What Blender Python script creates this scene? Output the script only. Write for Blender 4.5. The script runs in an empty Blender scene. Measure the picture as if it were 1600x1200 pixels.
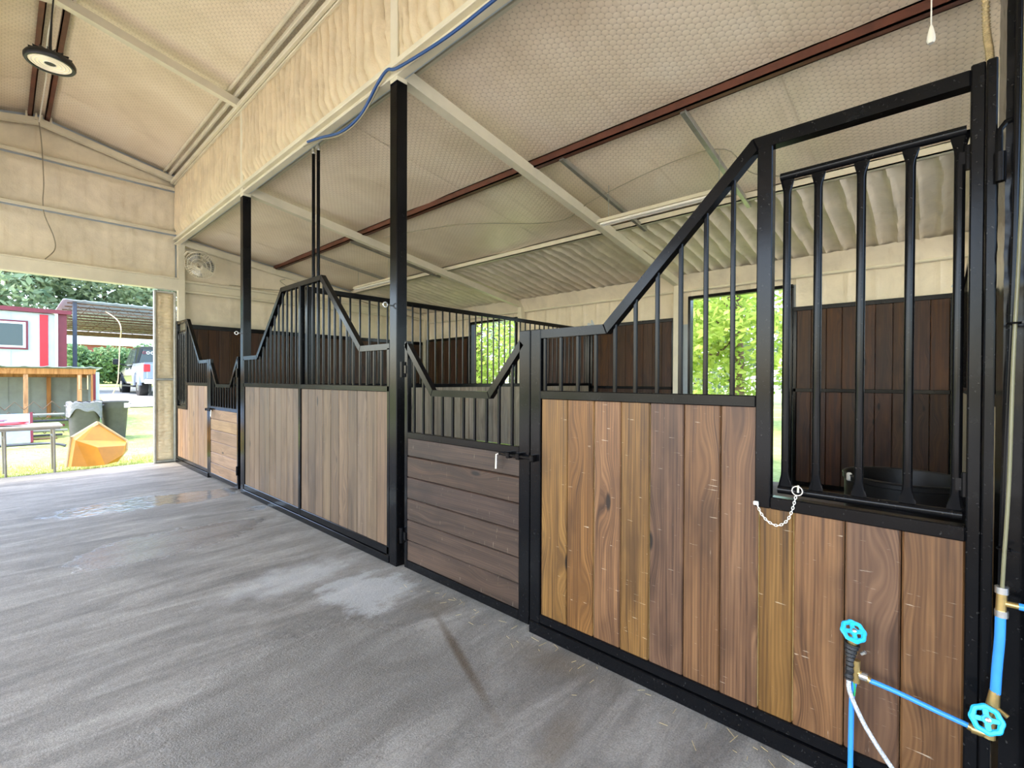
import bpy, bmesh, math, random
from mathutils import Vector, Matrix, noise
random.seed(7)
S = bpy.context.scene
COL = S.collection

# ------------------------------------------------------------------ camera
F = 730.0
yaw = math.atan(800 / F); pitch = -6 / F; roll = 0.004
fwd = Vector((math.sin(yaw) * math.cos(pitch), math.cos(yaw) * math.cos(pitch), math.sin(pitch)))
rgt = Vector((math.cos(yaw), -math.sin(yaw), 0)); upv = rgt.cross(fwd)
r2 = rgt * math.cos(roll) + upv * math.sin(roll)
u2 = upv * math.cos(roll) - rgt * math.sin(roll)
cam = bpy.data.objects.new('camera', bpy.data.cameras.new('camera')); COL.objects.link(cam)
cam.data.sensor_width = 36; cam.data.lens = F / 1600 * 36; cam.data.clip_start = 0.02; cam.data.clip_end = 500
cam.matrix_world = Matrix(((r2.x, u2.x, -fwd.x, 0), (r2.y, u2.y, -fwd.y, 0), (r2.z, u2.z, -fwd.z, 1.5), (0, 0, 0, 1)))
S.camera = cam

# ------------------------------------------------------------------ light
W = bpy.data.worlds.new('world'); S.world = W; W.use_nodes = True
nt = W.node_tree; nt.nodes.clear()
sky = nt.nodes.new('ShaderNodeTexSky'); sky.sky_type = 'NISHITA'; sky.sun_disc = False
sky.sun_elevation = math.radians(55); sky.sun_rotation = math.radians(-70); sky.air_density = 1.0; sky.dust_density = 2.0
bg = nt.nodes.new('ShaderNodeBackground'); bg.inputs[1].default_value = 0.42
wo = nt.nodes.new('ShaderNodeOutputWorld'); nt.links.new(sky.outputs[0], bg.inputs[0]); nt.links.new(bg.outputs[0], wo.inputs[0])
sun = bpy.data.objects.new('sun', bpy.data.lights.new('sun', 'SUN')); COL.objects.link(sun)
sun.data.energy = 1.0; sun.data.angle = 0.01; sun.data.color = (1, 0.95, 0.86)
sun.rotation_euler = Vector((-0.62, 0.2, 1)).to_track_quat('Z', 'Y').to_euler()
S.view_settings.view_transform = 'Standard'; S.view_settings.look = 'None'
S.cycles.max_bounces = 8; S.cycles.glossy_bounces = 3
S.view_settings.gamma = 1; S.view_settings.use_curve_mapping = False
S.view_settings.exposure = 1.9

# ------------------------------------------------------------------ materials
def lin(c): return tuple(((x / 255) / 12.92 if x / 255 <= .04045 else ((x / 255 + .055) / 1.055) ** 2.4) for x in c) + (1,)
class NT:
    def __init__(s, name):
        s.m = bpy.data.materials.new(name); s.m.use_nodes = True; s.t = s.m.node_tree
        s.b = s.t.nodes['Principled BSDF']
    def n(s, typ, **kw):
        x = s.t.nodes.new(typ)
        for k, v in kw.items(): setattr(x, k, v)
        return x
    def l(s, a, b): s.t.links.new(a, b)
    def sock(s, x, v):
        if isinstance(v, bpy.types.NodeSocket): s.l(v, x)
        else: x.default_value = v
    def math(s, op, a, b=None, c=None, clamp=False):
        x = s.n('ShaderNodeMath', operation=op, use_clamp=clamp); s.sock(x.inputs[0], a)
        if b is not None: s.sock(x.inputs[1], b)
        if c is not None: s.sock(x.inputs[2], c)
        return x.outputs[0]
    def vm(s, op, a, b=None, out=0):
        x = s.n('ShaderNodeVectorMath', operation=op); s.sock(x.inputs[0], a)
        if b is not None: s.sock(x.inputs[3 if op == 'SCALE' else 1], b)
        return x.outputs[out]
    def obj(s): return s.n('ShaderNodeTexCoord').outputs['Object']
    def mapv(s, v, scale=(1, 1, 1), rot=(0, 0, 0), loc=(0, 0, 0)):
        x = s.n('ShaderNodeMapping'); s.l(v, x.inputs[0]); x.inputs[1].default_value = loc; x.inputs[2].default_value = rot; x.inputs[3].default_value = scale
        return x.outputs[0]
    def noise(s, v, scale=5, detail=3, rough=.5, dist=0):
        x = s.n('ShaderNodeTexNoise'); s.l(v, x.inputs['Vector']); x.inputs['Scale'].default_value = scale; x.inputs['Detail'].default_value = detail
        x.inputs['Roughness'].default_value = rough; x.inputs['Distortion'].default_value = dist
        return x.outputs['Fac']
    def ramp(s, f, stops):
        x = s.n('ShaderNodeValToRGB'); s.sock(x.inputs[0], f); e = x.color_ramp.elements
        while len(e) < len(stops): e.new(.5)
        for i, (p, c) in enumerate(stops): e[i].position = p; e[i].color = c if len(c) == 4 else (*c, 1)
        return x.outputs[0]
    def step(s, f, a, b):
        x = s.n('ShaderNodeMapRange', interpolation_type='SMOOTHSTEP'); s.sock(x.inputs[0], f); x.inputs[1].default_value = a; x.inputs[2].default_value = b
        return x.outputs[0]
    def mix(s, f, a, b, mode='MIX'):
        x = s.n('ShaderNodeMix', data_type='RGBA', blend_type=mode); s.sock(x.inputs[0], f); s.sock(x.inputs[6], a); s.sock(x.inputs[7], b)
        return x.outputs[2]
    def bump(s, h, strength=.3, dist=.01, normal=None):
        x = s.n('ShaderNodeBump'); x.inputs['Strength'].default_value = strength; x.inputs['Distance'].default_value = dist; s.l(h, x.inputs['Height'])
        if normal is not None: s.l(normal, x.inputs['Normal'])
        return x.outputs[0]
    def fin(s, col=None, rough=.5, normal=None, metal=0, spec=None):
        if col is not None: s.sock(s.b.inputs['Base Color'], col)
        s.sock(s.b.inputs['Roughness'], rough); s.sock(s.b.inputs['Metallic'], metal)
        if spec is not None: s.sock(s.b.inputs['Specular IOR Level'], spec)
        if normal is not None: s.l(normal, s.b.inputs['Normal'])
        return s.m
def plain(name, col, rough=.5, metal=0, nscale=8, var=.12, bump=.1, spec=None):
    """painted or moulded surface: one colour with slight uneven soiling and relief"""
    k = NT(name); o = k.obj(); f = k.noise(o, nscale, 4, .6)
    c = lin(col); d = tuple(x * (1 - var * 1.6) for x in c[:3]) + (1,); e = tuple(min(1, x * (1 + var)) for x in c[:3]) + (1,)
    cc = k.ramp(f, [(.3, d), (.7, e)])
    return k.fin(cc, rough, k.bump(k.noise(o, nscale * 6, 3), bump, .003), metal, spec)
def wood(name, dark, mid, light, rough=.5, vary=.5, scuff=.5, hue=.5):
    k = NT(name); inf = k.n('ShaderNodeObjectInfo'); rnd = inf.outputs['Random']
    off = k.n('ShaderNodeCombineXYZ'); k.l(k.math('MULTIPLY', rnd, 37.0), off.inputs[0]); k.l(k.math('MULTIPLY', rnd, 91.0), off.inputs[1]); k.l(k.math('MULTIPLY', rnd, 53.0), off.inputs[2])
    o = k.vm('ADD', k.obj(), off.outputs[0])
    # knots: far apart along the board
    vor = k.n('ShaderNodeTexVoronoi'); vor.inputs['Scale'].default_value = 1.0; k.l(k.mapv(o, (2.2, 5.5, 1.7)), vor.inputs['Vector'])
    kd = vor.outputs['Distance']
    bend = k.math('MULTIPLY', k.step(kd, .45, .0), .055)
    bo = k.n('ShaderNodeCombineXYZ'); k.l(bend, bo.inputs[1])
    o2 = k.vm('ADD', o, bo.outputs[0])
    g = k.noise(k.mapv(o2, (30, 30, 1.1)), 1.0, 5, .6, .6)
    w = k.n('ShaderNodeTexWave', wave_type='BANDS', bands_direction='Y', wave_profile='SIN'); k.l(k.mapv(o2, (1, 1, .06)), w.inputs['Vector'])
    w.inputs['Scale'].default_value = 22; w.inputs['Distortion'].default_value = 7; w.inputs['Detail'].default_value = 2; w.inputs['Detail Scale'].default_value = .8
    f = k.math('ADD', k.math('MULTIPLY', g, .9), k.math('MULTIPLY', w.outputs['Fac'], .10))
    c = k.ramp(f, [(.27, lin(dark)), (.5, lin(mid)), (.75, lin(light))])
    blot = k.noise(k.mapv(o, (5, 5, 1.6)), 1, 3, .6)
    c = k.mix(k.math('MULTIPLY', k.step(blot, .46, .72), .65), c, lin(dark))
    kn = k.math('MULTIPLY', k.step(kd, .11, .05), k.step(k.noise(k.mapv(o, (.8, .8, .8)), 1.3, 0), .42, .5))
    c = k.mix(kn, c, tuple(x * .35 for x in lin(dark)[:3]) + (1,))
    sc = k.step(k.noise(k.mapv(o, (40, 160, 7)), 1, 4, .7), .70, .78)
    sc2 = k.step(k.noise(k.mapv(o, (60, 10, 120)), 1, 3, .6), .68, .75)
    c = k.mix(k.math('MULTIPLY', k.math('MAXIMUM', sc, sc2), .35 * scuff), c, lin((214, 198, 172)))
    hs = k.n('ShaderNodeHueSaturation'); k.l(c, hs.inputs['Color'])
    k.l(k.math('ADD', k.math('MULTIPLY', rnd, vary), 1 - vary / 2), hs.inputs['Value'])
    r7 = k.math('FRACT', k.math('MULTIPLY', rnd, 7.31)); k.l(k.math('ADD', k.math('MULTIPLY', r7, hue * .5), 1 - hue * .3), hs.inputs['Saturation'])
    k.l(k.math('ADD', k.math('MULTIPLY', k.math('FRACT', k.math('MULTIPLY', rnd, 3.77)), .016 * hue * 2), .5 - .008 * hue * 2), hs.inputs['Hue'])
    rr = k.math('ADD', k.math('MULTIPLY', g, .25), rough - .1)
    return k.fin(hs.outputs[0], rr, k.bump(f, .12, .004), spec=.35)

def black_paint():
    k = NT('black_paint'); o = k.obj()
    d = k.noise(o, 3.5, 5, .65); sp = k.step(k.noise(o, 95, 2, .5), .68, .74)
    sm = k.step(k.noise(o, 14, 4, .7), .58, .75)
    c = k.mix(k.math('MULTIPLY', sm, .25), (.0035, .0035, .004, 1), (.016, .0155, .015, 1))
    c = k.mix(k.math('MULTIPLY', sp, .25), c, (.12, .115, .105, 1))
    return k.fin(c, k.math('ADD', k.math('MULTIPLY', d, .2), .07), k.bump(k.noise(o, 60, 3), .04, .002), spec=.17)
BLACK = black_paint()
W_NEAR = wood('wood_amber', (56, 35, 18), (100, 68, 36), (130, 94, 54), .42, .5, 1.4, .5)
W_GATE = wood('wood_weathered', (38, 26, 18), (60, 43, 32), (78, 58, 44), .5, .22, .7, .3)
W_MID = wood('wood_pale', (64, 49, 36), (96, 77, 58), (118, 98, 76), .5, .4, .3, .25)
W_FAR = wood('wood_honey', (96, 72, 50), (134, 104, 74), (156, 126, 94), .5, .2, .3, .3)
W_IN = wood('wood_dark_stain', (34, 18, 9), (66, 40, 20), (88, 58, 30), .5, .3, .15, .5)
W_DIV = wood('wood_grey_tan', (112, 96, 76), (156, 138, 114), (178, 160, 136), .55, .3, .3, .3)

def foam_mat(name, col, sc=1.0):
    k = NT(name); o = k.obj()
    f = k.noise(o, 2.2 * sc, 5, .6, .4); g = k.noise(o, 38 * sc, 4, .6); st = k.noise(k.mapv(o, (9, 9, .8)), 1, 3, .6)
    c = lin(col)
    cc = k.ramp(f, [(.25, tuple(x * .78 for x in c[:3])), (.6, c[:3]), (.85, tuple(min(1, x * 1.08) for x in c[:3]))])
    cc = k.mix(k.math('MULTIPLY', k.step(st, .56, .8), .35), cc, lin((196, 176, 138)))
    return k.fin(cc, .7, k.bump(k.math('ADD', g, k.math('MULTIPLY', f, .6)), .35, .012), spec=.25)
FOAM = foam_mat('spray_foam_cream', (236, 224, 198))
FOAM_D = foam_mat('spray_foam_ochre', (222, 204, 168), 1.6)
CREAM = plain('cream_painted_steel', (222, 214, 188), .45, 0, 3, .06, .04)
OXIDE = plain('red_oxide_steel', (98, 54, 38), .5, 0, 5, .25, .05)
GALV = plain('galvanised_steel', (172, 170, 160), .38, .7, 9, .12, .03)
def insul():
    k = NT('bubble_foil_insulation'); o = k.obj()
    p = k.vm('ADD', k.vm('MULTIPLY', o, (19.0, 19.0, 0)), (200.0, 346.41, 0))
    r = (1.0, 1.7320508, 1.0); hr = (.5, .8660254, 0)
    a = k.vm('SUBTRACT', k.vm('MODULO', p, r), hr)
    b = k.vm('SUBTRACT', k.vm('MODULO', k.vm('SUBTRACT', p, hr), r), hr)
    fl = (1, 1, 0)
    da = k.vm('LENGTH', k.vm('MULTIPLY', a, fl), out=1); db = k.vm('LENGTH', k.vm('MULTIPLY', b, fl), out=1)
    d = k.math('MINIMUM', da, db)
    h = k.step(d, .6, .2)
    st = k.noise(o, 1.1, 4, .6, .5); fine = k.noise(k.mapv(o, (1, 14, 1)), 1, 3, .6)
    c = k.ramp(st, [(.25, lin((218, 200, 172))), (.55, lin((238, 222, 196))), (.8, lin((246, 234, 212)))])
    c = k.mix(k.math('MULTIPLY', k.step(d, .45, .55), .5), c, lin((150, 132, 104)))
    c = k.mix(k.math('MULTIPLY', k.step(fine, .55, .8), .25), c, lin((186, 166, 130)))
    big = k.noise(o, 2.4, 3, .5)
    return k.fin(c, k.math('ADD', k.math('MULTIPLY', st, .2), .26), k.bump(k.math('ADD', k.math('MULTIPLY', h, .5), k.math('MULTIPLY', big, 1.6)), .3, .012), spec=.55)
INSUL = insul()

def concrete():
    k = NT('broomed_concrete'); o = k.obj()
    st = k.noise(k.mapv(o, (1.3, 5.0, 1), (0, 0, .12)), 1.0, 7, .66, .8)
    cl = k.noise(o, 1.1, 5, .6, .3); fine = k.noise(o, 130, 3, .7)
    broom = k.noise(k.mapv(o, (9, 150, 1), (0, 0, .1)), 1, 3, .6)
    c = k.ramp(st, [(.28, lin((122, 118, 112))), (.5, lin((156, 152, 145))), (.7, lin((190, 186, 178)))])
    c = k.mix(k.math('MULTIPLY', k.step(cl, .5, .75), .5), c, lin((110, 106, 99)))
    spk = k.noise(o, 24, 4, .75)
    c = k.mix(.45, c, k.ramp(spk, [(.3, lin((96, 94, 90))), (.7, lin((160, 158, 154)))]), 'OVERLAY')
    c = k.mix(k.math('MULTIPLY', k.step(broom, .55, .75), .25), c, lin((84, 81, 77)))
    c = k.mix(.4, c, k.ramp(fine, [(.35, lin((92, 88, 82))), (.65, lin((212, 208, 200)))]), 'OVERLAY')
    edge = k.math('SUBTRACT', k.noise(k.mapv(o, (3.2, 5.0, 1)), 1.0, 5, .6), .5)
    edge2 = k.math('SUBTRACT', k.noise(o, 9.0, 4, .65), .5)
    def blob(cx, cy, rx, ry, rot, soft=.12, amp=.9):
        m = k.n('ShaderNodeMapping', vector_type='TEXTURE'); k.l(o, m.inputs[0]); m.inputs[1].default_value = (cx, cy, 0); m.inputs[2].default_value = (0, 0, rot); m.inputs[3].default_value = (rx, ry, 1)
        L = k.vm('LENGTH', k.vm('MULTIPLY', m.outputs[0], (1, 1, 0)), out=1)
        L = k.math('ADD', L, k.math('ADD', k.math('MULTIPLY', edge, amp), k.math('MULTIPLY', edge2, amp * .45)))
        return k.step(L, 1.0, 1.0 - soft)
    mx = lambda *a: a[0] if len(a) == 1 else k.math('MAXIMUM', a[0], mx(*a[1:]))
    pud = mx(blob(1.05, 7.1, .75, .36, .0), blob(1.7, 7.0, .5, .34, .1), blob(2.0, 5.85, .12, .12, 0, .2, .3))
    wet = mx(blob(1.05, 5.2, .72, .42, .1), blob(1.5, 5.3, .4, .22, .1))
    damp = mx(blob(1.0, 2.2, .75, .62, .3, .25), blob(1.4, 1.9, .5, .6, .2, .5))
    dry = mx(blob(1.74, 2.98, .34, .36, .4, .35, 1.6), blob(1.5, 3.6, .7, .3, .1, .8, 1.2))
    seg = blob(1.69, 1.93, .04, .70, -.405, .8, .7)
    rust = mx(blob(1.55, 1.15, .3, .1, .2, .7), blob(1.95, 2.45, .22, .2, 0, .8), blob(2.0, 1.5, .2, .5, .2, .9))
    c = k.mix(k.math('MULTIPLY', dry, .5), c, lin((196, 196, 192)))
    c = k.mix(k.math('MULTIPLY', damp, .36), c, lin((122, 117, 110)))
    c = k.mix(k.math('MULTIPLY', seg, .7), c, lin((82, 64, 42)))
    c = k.mix(k.math('MULTIPLY', rust, .35), c, lin((104, 88, 64)))
    wm = k.math('MAXIMUM', wet, pud)
    c = k.mix(k.math('MULTIPLY', wm, .2), c, lin((70, 70, 72)))
    ro = k.math('ADD', k.math('MULTIPLY', st, .15), .6)
    ro = k.math('SUBTRACT', ro, k.math('MULTIPLY', damp, .28)); ro = k.math('MULTIPLY', ro, k.math('SUBTRACT', 1.0, k.math('MULTIPLY', wet, .72)))
    ro = k.math('MULTIPLY', ro, k.math('SUBTRACT', 1.0, k.math('MULTIPLY', pud, .82)))
    inv = k.math('SUBTRACT', 1.0, k.math('MULTIPLY', pud, .97))
    inv2 = k.math('ADD', inv, k.math('MULTIPLY', damp, 1.2))
    rip = k.math('ADD', k.math('MULTIPLY', k.noise(k.mapv(o, (26, 40, 1)), 1, 3, .6), k.math('MULTIPLY', wet, 2.0)), k.math('MULTIPLY', k.noise(k.mapv(o, (10, 16, 1)), 1, 2, .5), k.math('MULTIPLY', pud, .9)))
    hh = k.math('MULTIPLY', k.math('ADD', k.math('MULTIPLY', broom, .7), k.math('ADD', k.math('MULTIPLY', fine, .5), k.math('MULTIPLY', k.noise(o, 45, 3, .6), .5))), inv2)
    k.b.inputs['IOR'].default_value = 1.5
    return k.fin(c, ro, k.bump(k.math('ADD', hh, rip), .55, .01), spec=k.math('ADD', .5, k.math('MULTIPLY', wm, .5)))
CONC = concrete()
DIRT = plain('stall_dirt', (120, 100, 76), .9, 0, 6, .25, .6)
def grass_mat():
    k = NT('lawn'); o = k.obj(); a = k.noise(o, .7, 4, .6); b = k.noise(o, 9, 4, .7)
    c = k.ramp(k.math('ADD', k.math('MULTIPLY', a, .5), k.math('MULTIPLY', b, .5)), [(.35, lin((112, 124, 62))), (.5, lin((150, 160, 84))), (.68, lin((196, 192, 130)))])
    return k.fin(c, .9, k.bump(b, .6, .05))
LAWN = grass_mat()
def leaf_mat(name, a, b, tr=.35):
    k = NT(name); inf = k.n('ShaderNodeNewGeometry'); rnd = inf.outputs['Random Per Island']
    c = k.ramp(rnd, [(0, lin(a)), (1, lin(b))])
    k.fin(c, .6, spec=.2)
    t = k.n('ShaderNodeBsdfTranslucent'); k.l(c, t.inputs[0]); ms = k.n('ShaderNodeMixShader'); ms.inputs[0].default_value = tr
    k.l(k.b.outputs[0], ms.inputs[1]); k.l(t.outputs[0], ms.inputs[2]); k.l(ms.outputs[0], k.t.nodes['Material Output'].inputs[0])
    return k.m
LEAF_Y = leaf_mat('leaves_yellow_green', (130, 158, 62), (196, 206, 110), .5)
LEAF_G = leaf_mat('leaves_grey_green', (96, 118, 88), (176, 190, 150), .4)
LEAF_B = leaf_mat('leaves_shrub', (70, 104, 66), (150, 176, 120), .3)
BLADE = leaf_mat('grass_blades', (138, 156, 66), (206, 206, 130), .4)
BARK = plain('bark', (104, 84, 64), .9, 0, 12, .3, .8)
def emit(name, col, st):
    k = NT(name); k.b.inputs['Emission Color'].default_value = lin(col); k.b.inputs['Emission Strength'].default_value = st
    return k.fin(lin(col), .4)
LENS = emit('lamp_lens', (250, 236, 200), .06)
def glass_dark():
    k = NT('window_glass'); return k.fin(lin((70, 80, 78)), .06, spec=.8)
GLASS = glass_dark()
BLUE = plain('blue_pex', (54, 138, 222), .32, 0, 10, .08, .02)
CYAN = plain('cyan_handle', (40, 176, 226), .35, 0, 12, .08, .05)
BRASS = plain('brass', (196, 168, 108), .3, .85, 14, .15, .05)
STEEL = plain('bright_steel', (214, 212, 206), .25, .9, 16, .1, .02)
WHITEP = plain('white_plastic', (236, 232, 220), .4, 0, 10, .05, .02)
RUBBER = plain('black_rubber', (24, 24, 25), .45, 0, 14, .2, .1)
CABLE_B = plain('blue_hose', (38, 80, 140), .4, 0, 8, .08, .02)
CABLE_G = plain('grey_cable', (150, 142, 118), .6, 0, 8, .1, .02)
OLIVE = plain('olive_tube', (112, 108, 80), .4, 0, 8, .1, .02)
ROPE = plain('beige_rope', (190, 170, 128), .8, 0, 60, .2, .5)
BINGREY = plain('grey_bin_plastic', (82, 80, 76), .5, 0, 6, .12, .08)
def bag_mat():
    k = NT('bin_liner'); o = k.obj(); return k.fin(lin((128, 126, 130)), .25, k.bump(k.noise(o, 22, 4, .7, 1.), .8, .03), spec=.7)
BAG = bag_mat()
YELLOW = plain('yellow_poly', (220, 142, 22), .45, 0, 6, .06, .05)
YRIM = plain('cream_poly', (206, 176, 128), .5, 0, 6, .05, .05)  # tray rim and lip, paler than the shell
WMETAL = plain('white_sheet_metal', (186, 196, 202), .4, 0, 4, .05, .03)
GMETAL = plain('grey_sheet_metal', (160, 160, 152), .45, 0, 4, .08, .03)
RED = plain('red_sheet_metal', (186, 34, 42), .45, 0, 4, .08, .03)
MAROON = plain('maroon_trim', (112, 30, 40), .45, 0, 4, .1, .03)
TIMBER = wood('raw_timber', (150, 96, 52), (196, 136, 82), (216, 160, 106), .6, .2, .1, .3)
RUST = plain('rusty_truss', (124, 96, 74), .7, 0, 9, .3, .3)
DPOST = plain('dark_blue_post', (62, 66, 78), .5, 0, 6, .15, .05)
CARB = plain('black_car_paint', (30, 32, 36), .12, 0, 3, .05, .0, .8)
CARS = plain('silver_car_paint', (140, 148, 164), .2, .3, 3, .05, .0, .7)
TYRE = plain('tyre_rubber', (32, 31, 30), .85, 0, 12, .2, .3)
PINK = plain('faded_red_cloth', (186, 40, 52), .8, 0, 9, .15, .3)
TABLEM = plain('table_plastic', (190, 178, 166), .5, 0, 6, .06, .05)
TLEG = plain('table_leg_grey', (150, 142, 132), .45, .3, 6, .1, .05)
DRIVE = plain('driveway', (190, 186, 178), .9, 0, 2, .12, .2)
ORANGE = plain('orange_cord', (230, 190, 140), .6, 0, 9, .1, .05)
SHEETB = plain('pale_blue_sheet', (150, 168, 192), .4, 0, 5, .08, .05)
STRAW = plain('straw', (206, 182, 120), .8, 0, 20, .2, .1)
TAPE = plain('black_tape', (22, 22, 23), .5, 0, 40, .2, .6)
GREENW = plain('green_wire', (40, 150, 90), .4, 0, 9, .1, .05)
HOSE = plain('braided_hose', (206, 208, 206), .35, .4, 160, .35, .6)
HOUSEW = plain('white_siding', (232, 232, 226), .6, 0, 3, .05, .05)
BRICK = plain('red_brick_far', (150, 86, 76), .8, 0, 20, .2, .2)

# ------------------------------------------------------------------ mesh helpers
class MB:
    def __init__(s): s.v = []; s.f = []
    def add(s, vs, fs):
        k = len(s.v); s.v += [Vector(v) for v in vs]; s.f += [tuple(i + k for i in f) for f in fs]; return s
    def box(s, x0, x1, y0, y1, z0, z1, c=0):
        x0, x1 = sorted((x0, x1)); y0, y1 = sorted((y0, y1)); z0, z1 = sorted((z0, z1))
        if not c:
            return s.add([(x0, y0, z0), (x1, y0, z0), (x1, y1, z0), (x0, y1, z0), (x0, y0, z1), (x1, y0, z1), (x1, y1, z1), (x0, y1, z1)],
                         [(0, 3, 2, 1), (4, 5, 6, 7), (0, 1, 5, 4), (1, 2, 6, 5), (2, 3, 7, 6), (3, 0, 4, 7)])
        c = min(c, (x1 - x0) * .45, (y1 - y0) * .45, (z1 - z0) * .45)
        X = (x0, x1); Y = (y0, y1); Z = (z0, z1); vs = []; ix = {}
        for a in (0, 1):
            for b in (0, 1):
                for d in (0, 1):
                    ca, cb, cd = (c, -c)[a], (c, -c)[b], (c, -c)[d]
                    for ax, p in (('x', (X[a], Y[b] + cb, Z[d] + cd)), ('y', (X[a] + ca, Y[b], Z[d] + cd)), ('z', (X[a] + ca, Y[b] + cb, Z[d]))):
                        ix[a, b, d, ax] = len(vs); vs.append(p)
        fs = []
        for a in (0, 1):
            fs.append([ix[a, b, d, 'x'] for b, d in ((0, 0), (1, 0), (1, 1), (0, 1))])
            fs.append([ix[b, a, d, 'y'] for b, d in ((0, 0), (1, 0), (1, 1), (0, 1))])
            fs.append([ix[b, d, a, 'z'] for b, d in ((0, 0), (1, 0), (1, 1), (0, 1))])
        for a in (0, 1):
            for b in (0, 1):
                fs.append([ix[a, b, 0, 'x'], ix[a, b, 1, 'x'], ix[a, b, 1, 'y'], ix[a, b, 0, 'y']])
                fs.append([ix[a, 0, b, 'x'], ix[a, 1, b, 'x'], ix[a, 1, b, 'z'], ix[a, 0, b, 'z']])
                fs.append([ix[0, a, b, 'y'], ix[1, a, b, 'y'], ix[1, a, b, 'z'], ix[0, a, b, 'z']])
                for d in (0, 1): fs.append([ix[a, b, d, 'x'], ix[a, b, d, 'y'], ix[a, b, d, 'z']])
        return s.add(vs, fs)
    def prism(s, pts, axis, a, b):
        """pts: polygon in the two other axes (in xyz order); extruded from a to b along axis"""
        def P(p, t):
            return {'x': (t, p[0], p[1]), 'y': (p[0], t, p[1]), 'z': (p[0], p[1], t)}[axis]
        n = len(pts); vs = [P(p, a) for p in pts] + [P(p, b) for p in pts]
        return s.add(vs, [tuple(range(n)), tuple(range(2 * n - 1, n - 1, -1))] + [(i, (i + 1) % n, n + (i + 1) % n, n + i) for i in range(n)])
    def tube(s, pts, r, n=8, cap=True, flat=None):
        pts = [Vector(p) for p in pts]; rs = r if isinstance(r, (list, tuple)) else [r] * len(pts); rings = []; prev = None
        for i, p in enumerate(pts):
            d = (pts[min(i + 1, len(pts) - 1)] - pts[max(i - 1, 0)]).normalized()
            a = prev if prev is not None else (Vector((0, 0, 1)) if abs(d.z) < .9 else Vector((1, 0, 0)))
            x = d.cross(a)
            if x.length < 1e-4: x = d.cross(Vector((0, 1, 0.3)))
            x.normalize(); y = x.cross(d); prev = y
            rings.append([p + (x * math.cos(t) + y * math.sin(t)) * rs[i] for t in [2 * math.pi * (j + .5) / n for j in range(n)]])
        vs = [v for R in rings for v in R]; fs = []
        for i in range(len(pts) - 1):
            for j in range(n): fs.append((i * n + j, i * n + (j + 1) % n, (i + 1) * n + (j + 1) % n, (i + 1) * n + j))
        if cap: fs += [tuple(range(n - 1, -1, -1)), tuple((len(pts) - 1) * n + j for j in range(n))]
        return s.add(vs, fs)
    def lathe(s, prof, c, n=24, axis='z', cap=True):
        vs = []
        for r, h in prof:
            for j in range(n):
                t = 2 * math.pi * j / n; a, b = r * math.cos(t), r * math.sin(t)
                vs.append({'z': (c[0] + a, c[1] + b, c[2] + h), 'x': (c[0] + h, c[1] + a, c[2] + b), 'y': (c[0] + a, c[1] + h, c[2] + b)}[axis])
        fs = [(i * n + j, i * n + (j + 1) % n, (i + 1) * n + (j + 1) % n, (i + 1) * n + j) for i in range(len(prof) - 1) for j in range(n)]
        if cap: fs += [tuple(range(n - 1, -1, -1)), tuple((len(prof) - 1) * n + j for j in range(n))]
        return s.add(vs, fs)
    def torus(s, c, R, r, axis='z', n=24, m=6):
        pts = []
        vs = []
        for i in range(n):
            t = 2 * math.pi * i / n
            for j in range(m):
                q = 2 * math.pi * j / m; a = (R + r * math.cos(q)) * math.cos(t); b = (R + r * math.cos(q)) * math.sin(t); h = r * math.sin(q)
                vs.append({'z': (c[0] + a, c[1] + b, c[2] + h), 'x': (c[0] + h, c[1] + a, c[2] + b), 'y': (c[0] + a, c[1] + h, c[2] + b)}[axis])
        fs = [(i * m + j, ((i + 1) % n) * m + j, ((i + 1) % n) * m + (j + 1) % m, i * m + (j + 1) % m) for i in range(n) for j in range(m)]
        return s.add(vs, fs)
    def grid(s, nu, nv, fn):
        vs = [fn(i / nu, j / nv) for j in range(nv + 1) for i in range(nu + 1)]
        return s.add(vs, [(j * (nu + 1) + i, j * (nu + 1) + i + 1, (j + 1) * (nu + 1) + i + 1, (j + 1) * (nu + 1) + i) for j in range(nv) for i in range(nu)])
    def bar(s, p, q, w, h=None, up=(1, 0, 0), c=.003):
        """rectangular tube from p to q, w across `up`-normal, h along up"""
        p = Vector(p); q = Vector(q); h = h or w; d = (q - p).normalized(); u = Vector(up); u = (u - d * u.dot(d)).normalized(); x = d.cross(u)
        a, b = w / 2, h / 2; c = min(c, a * .6, b * .6)
        prof = [(-a + c, -b), (a - c, -b), (a, -b + c), (a, b - c), (a - c, b), (-a + c, b), (-a, b - c), (-a, -b + c)]
        vs = [p + x * i + u * j for i, j in prof] + [q + x * i + u * j for i, j in prof]
        return s.add(vs, [tuple(range(7, -1, -1)), tuple(range(8, 16))] + [(i, (i + 1) % 8, 8 + (i + 1) % 8, 8 + i) for i in range(8)])
    def mesh(s, name, off=Vector((0, 0, 0)), smooth=False, fix=True):
        me = bpy.data.meshes.new(name); me.from_pydata([tuple(v - off) for v in s.v], [], s.f)
        if fix:
            bm = bmesh.new(); bm.from_mesh(me); bmesh.ops.recalc_face_normals(bm, faces=bm.faces); bm.to_mesh(me); bm.free()
        if smooth:
            me.polygons.foreach_set('use_smooth', [True] * len(me.polygons)); me.set_sharp_from_angle(angle=math.radians(40))
        return me
    def build(s, name, mat, parent=None, smooth=False, label=None, fix=True, kind=None):
        off = wloc(parent) if parent else Vector((0, 0, 0))
        me = s.mesh(name, off, smooth, fix); me.materials.append(mat)
        o = bpy.data.objects.new(name, me); COL.objects.link(o); o.parent = parent
        if label: o['label'] = label
        if kind: o['kind'] = kind
        return o
def wloc(o):
    v = Vector((0, 0, 0))
    while o: v = v + o.location; o = o.parent
    return v
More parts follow.
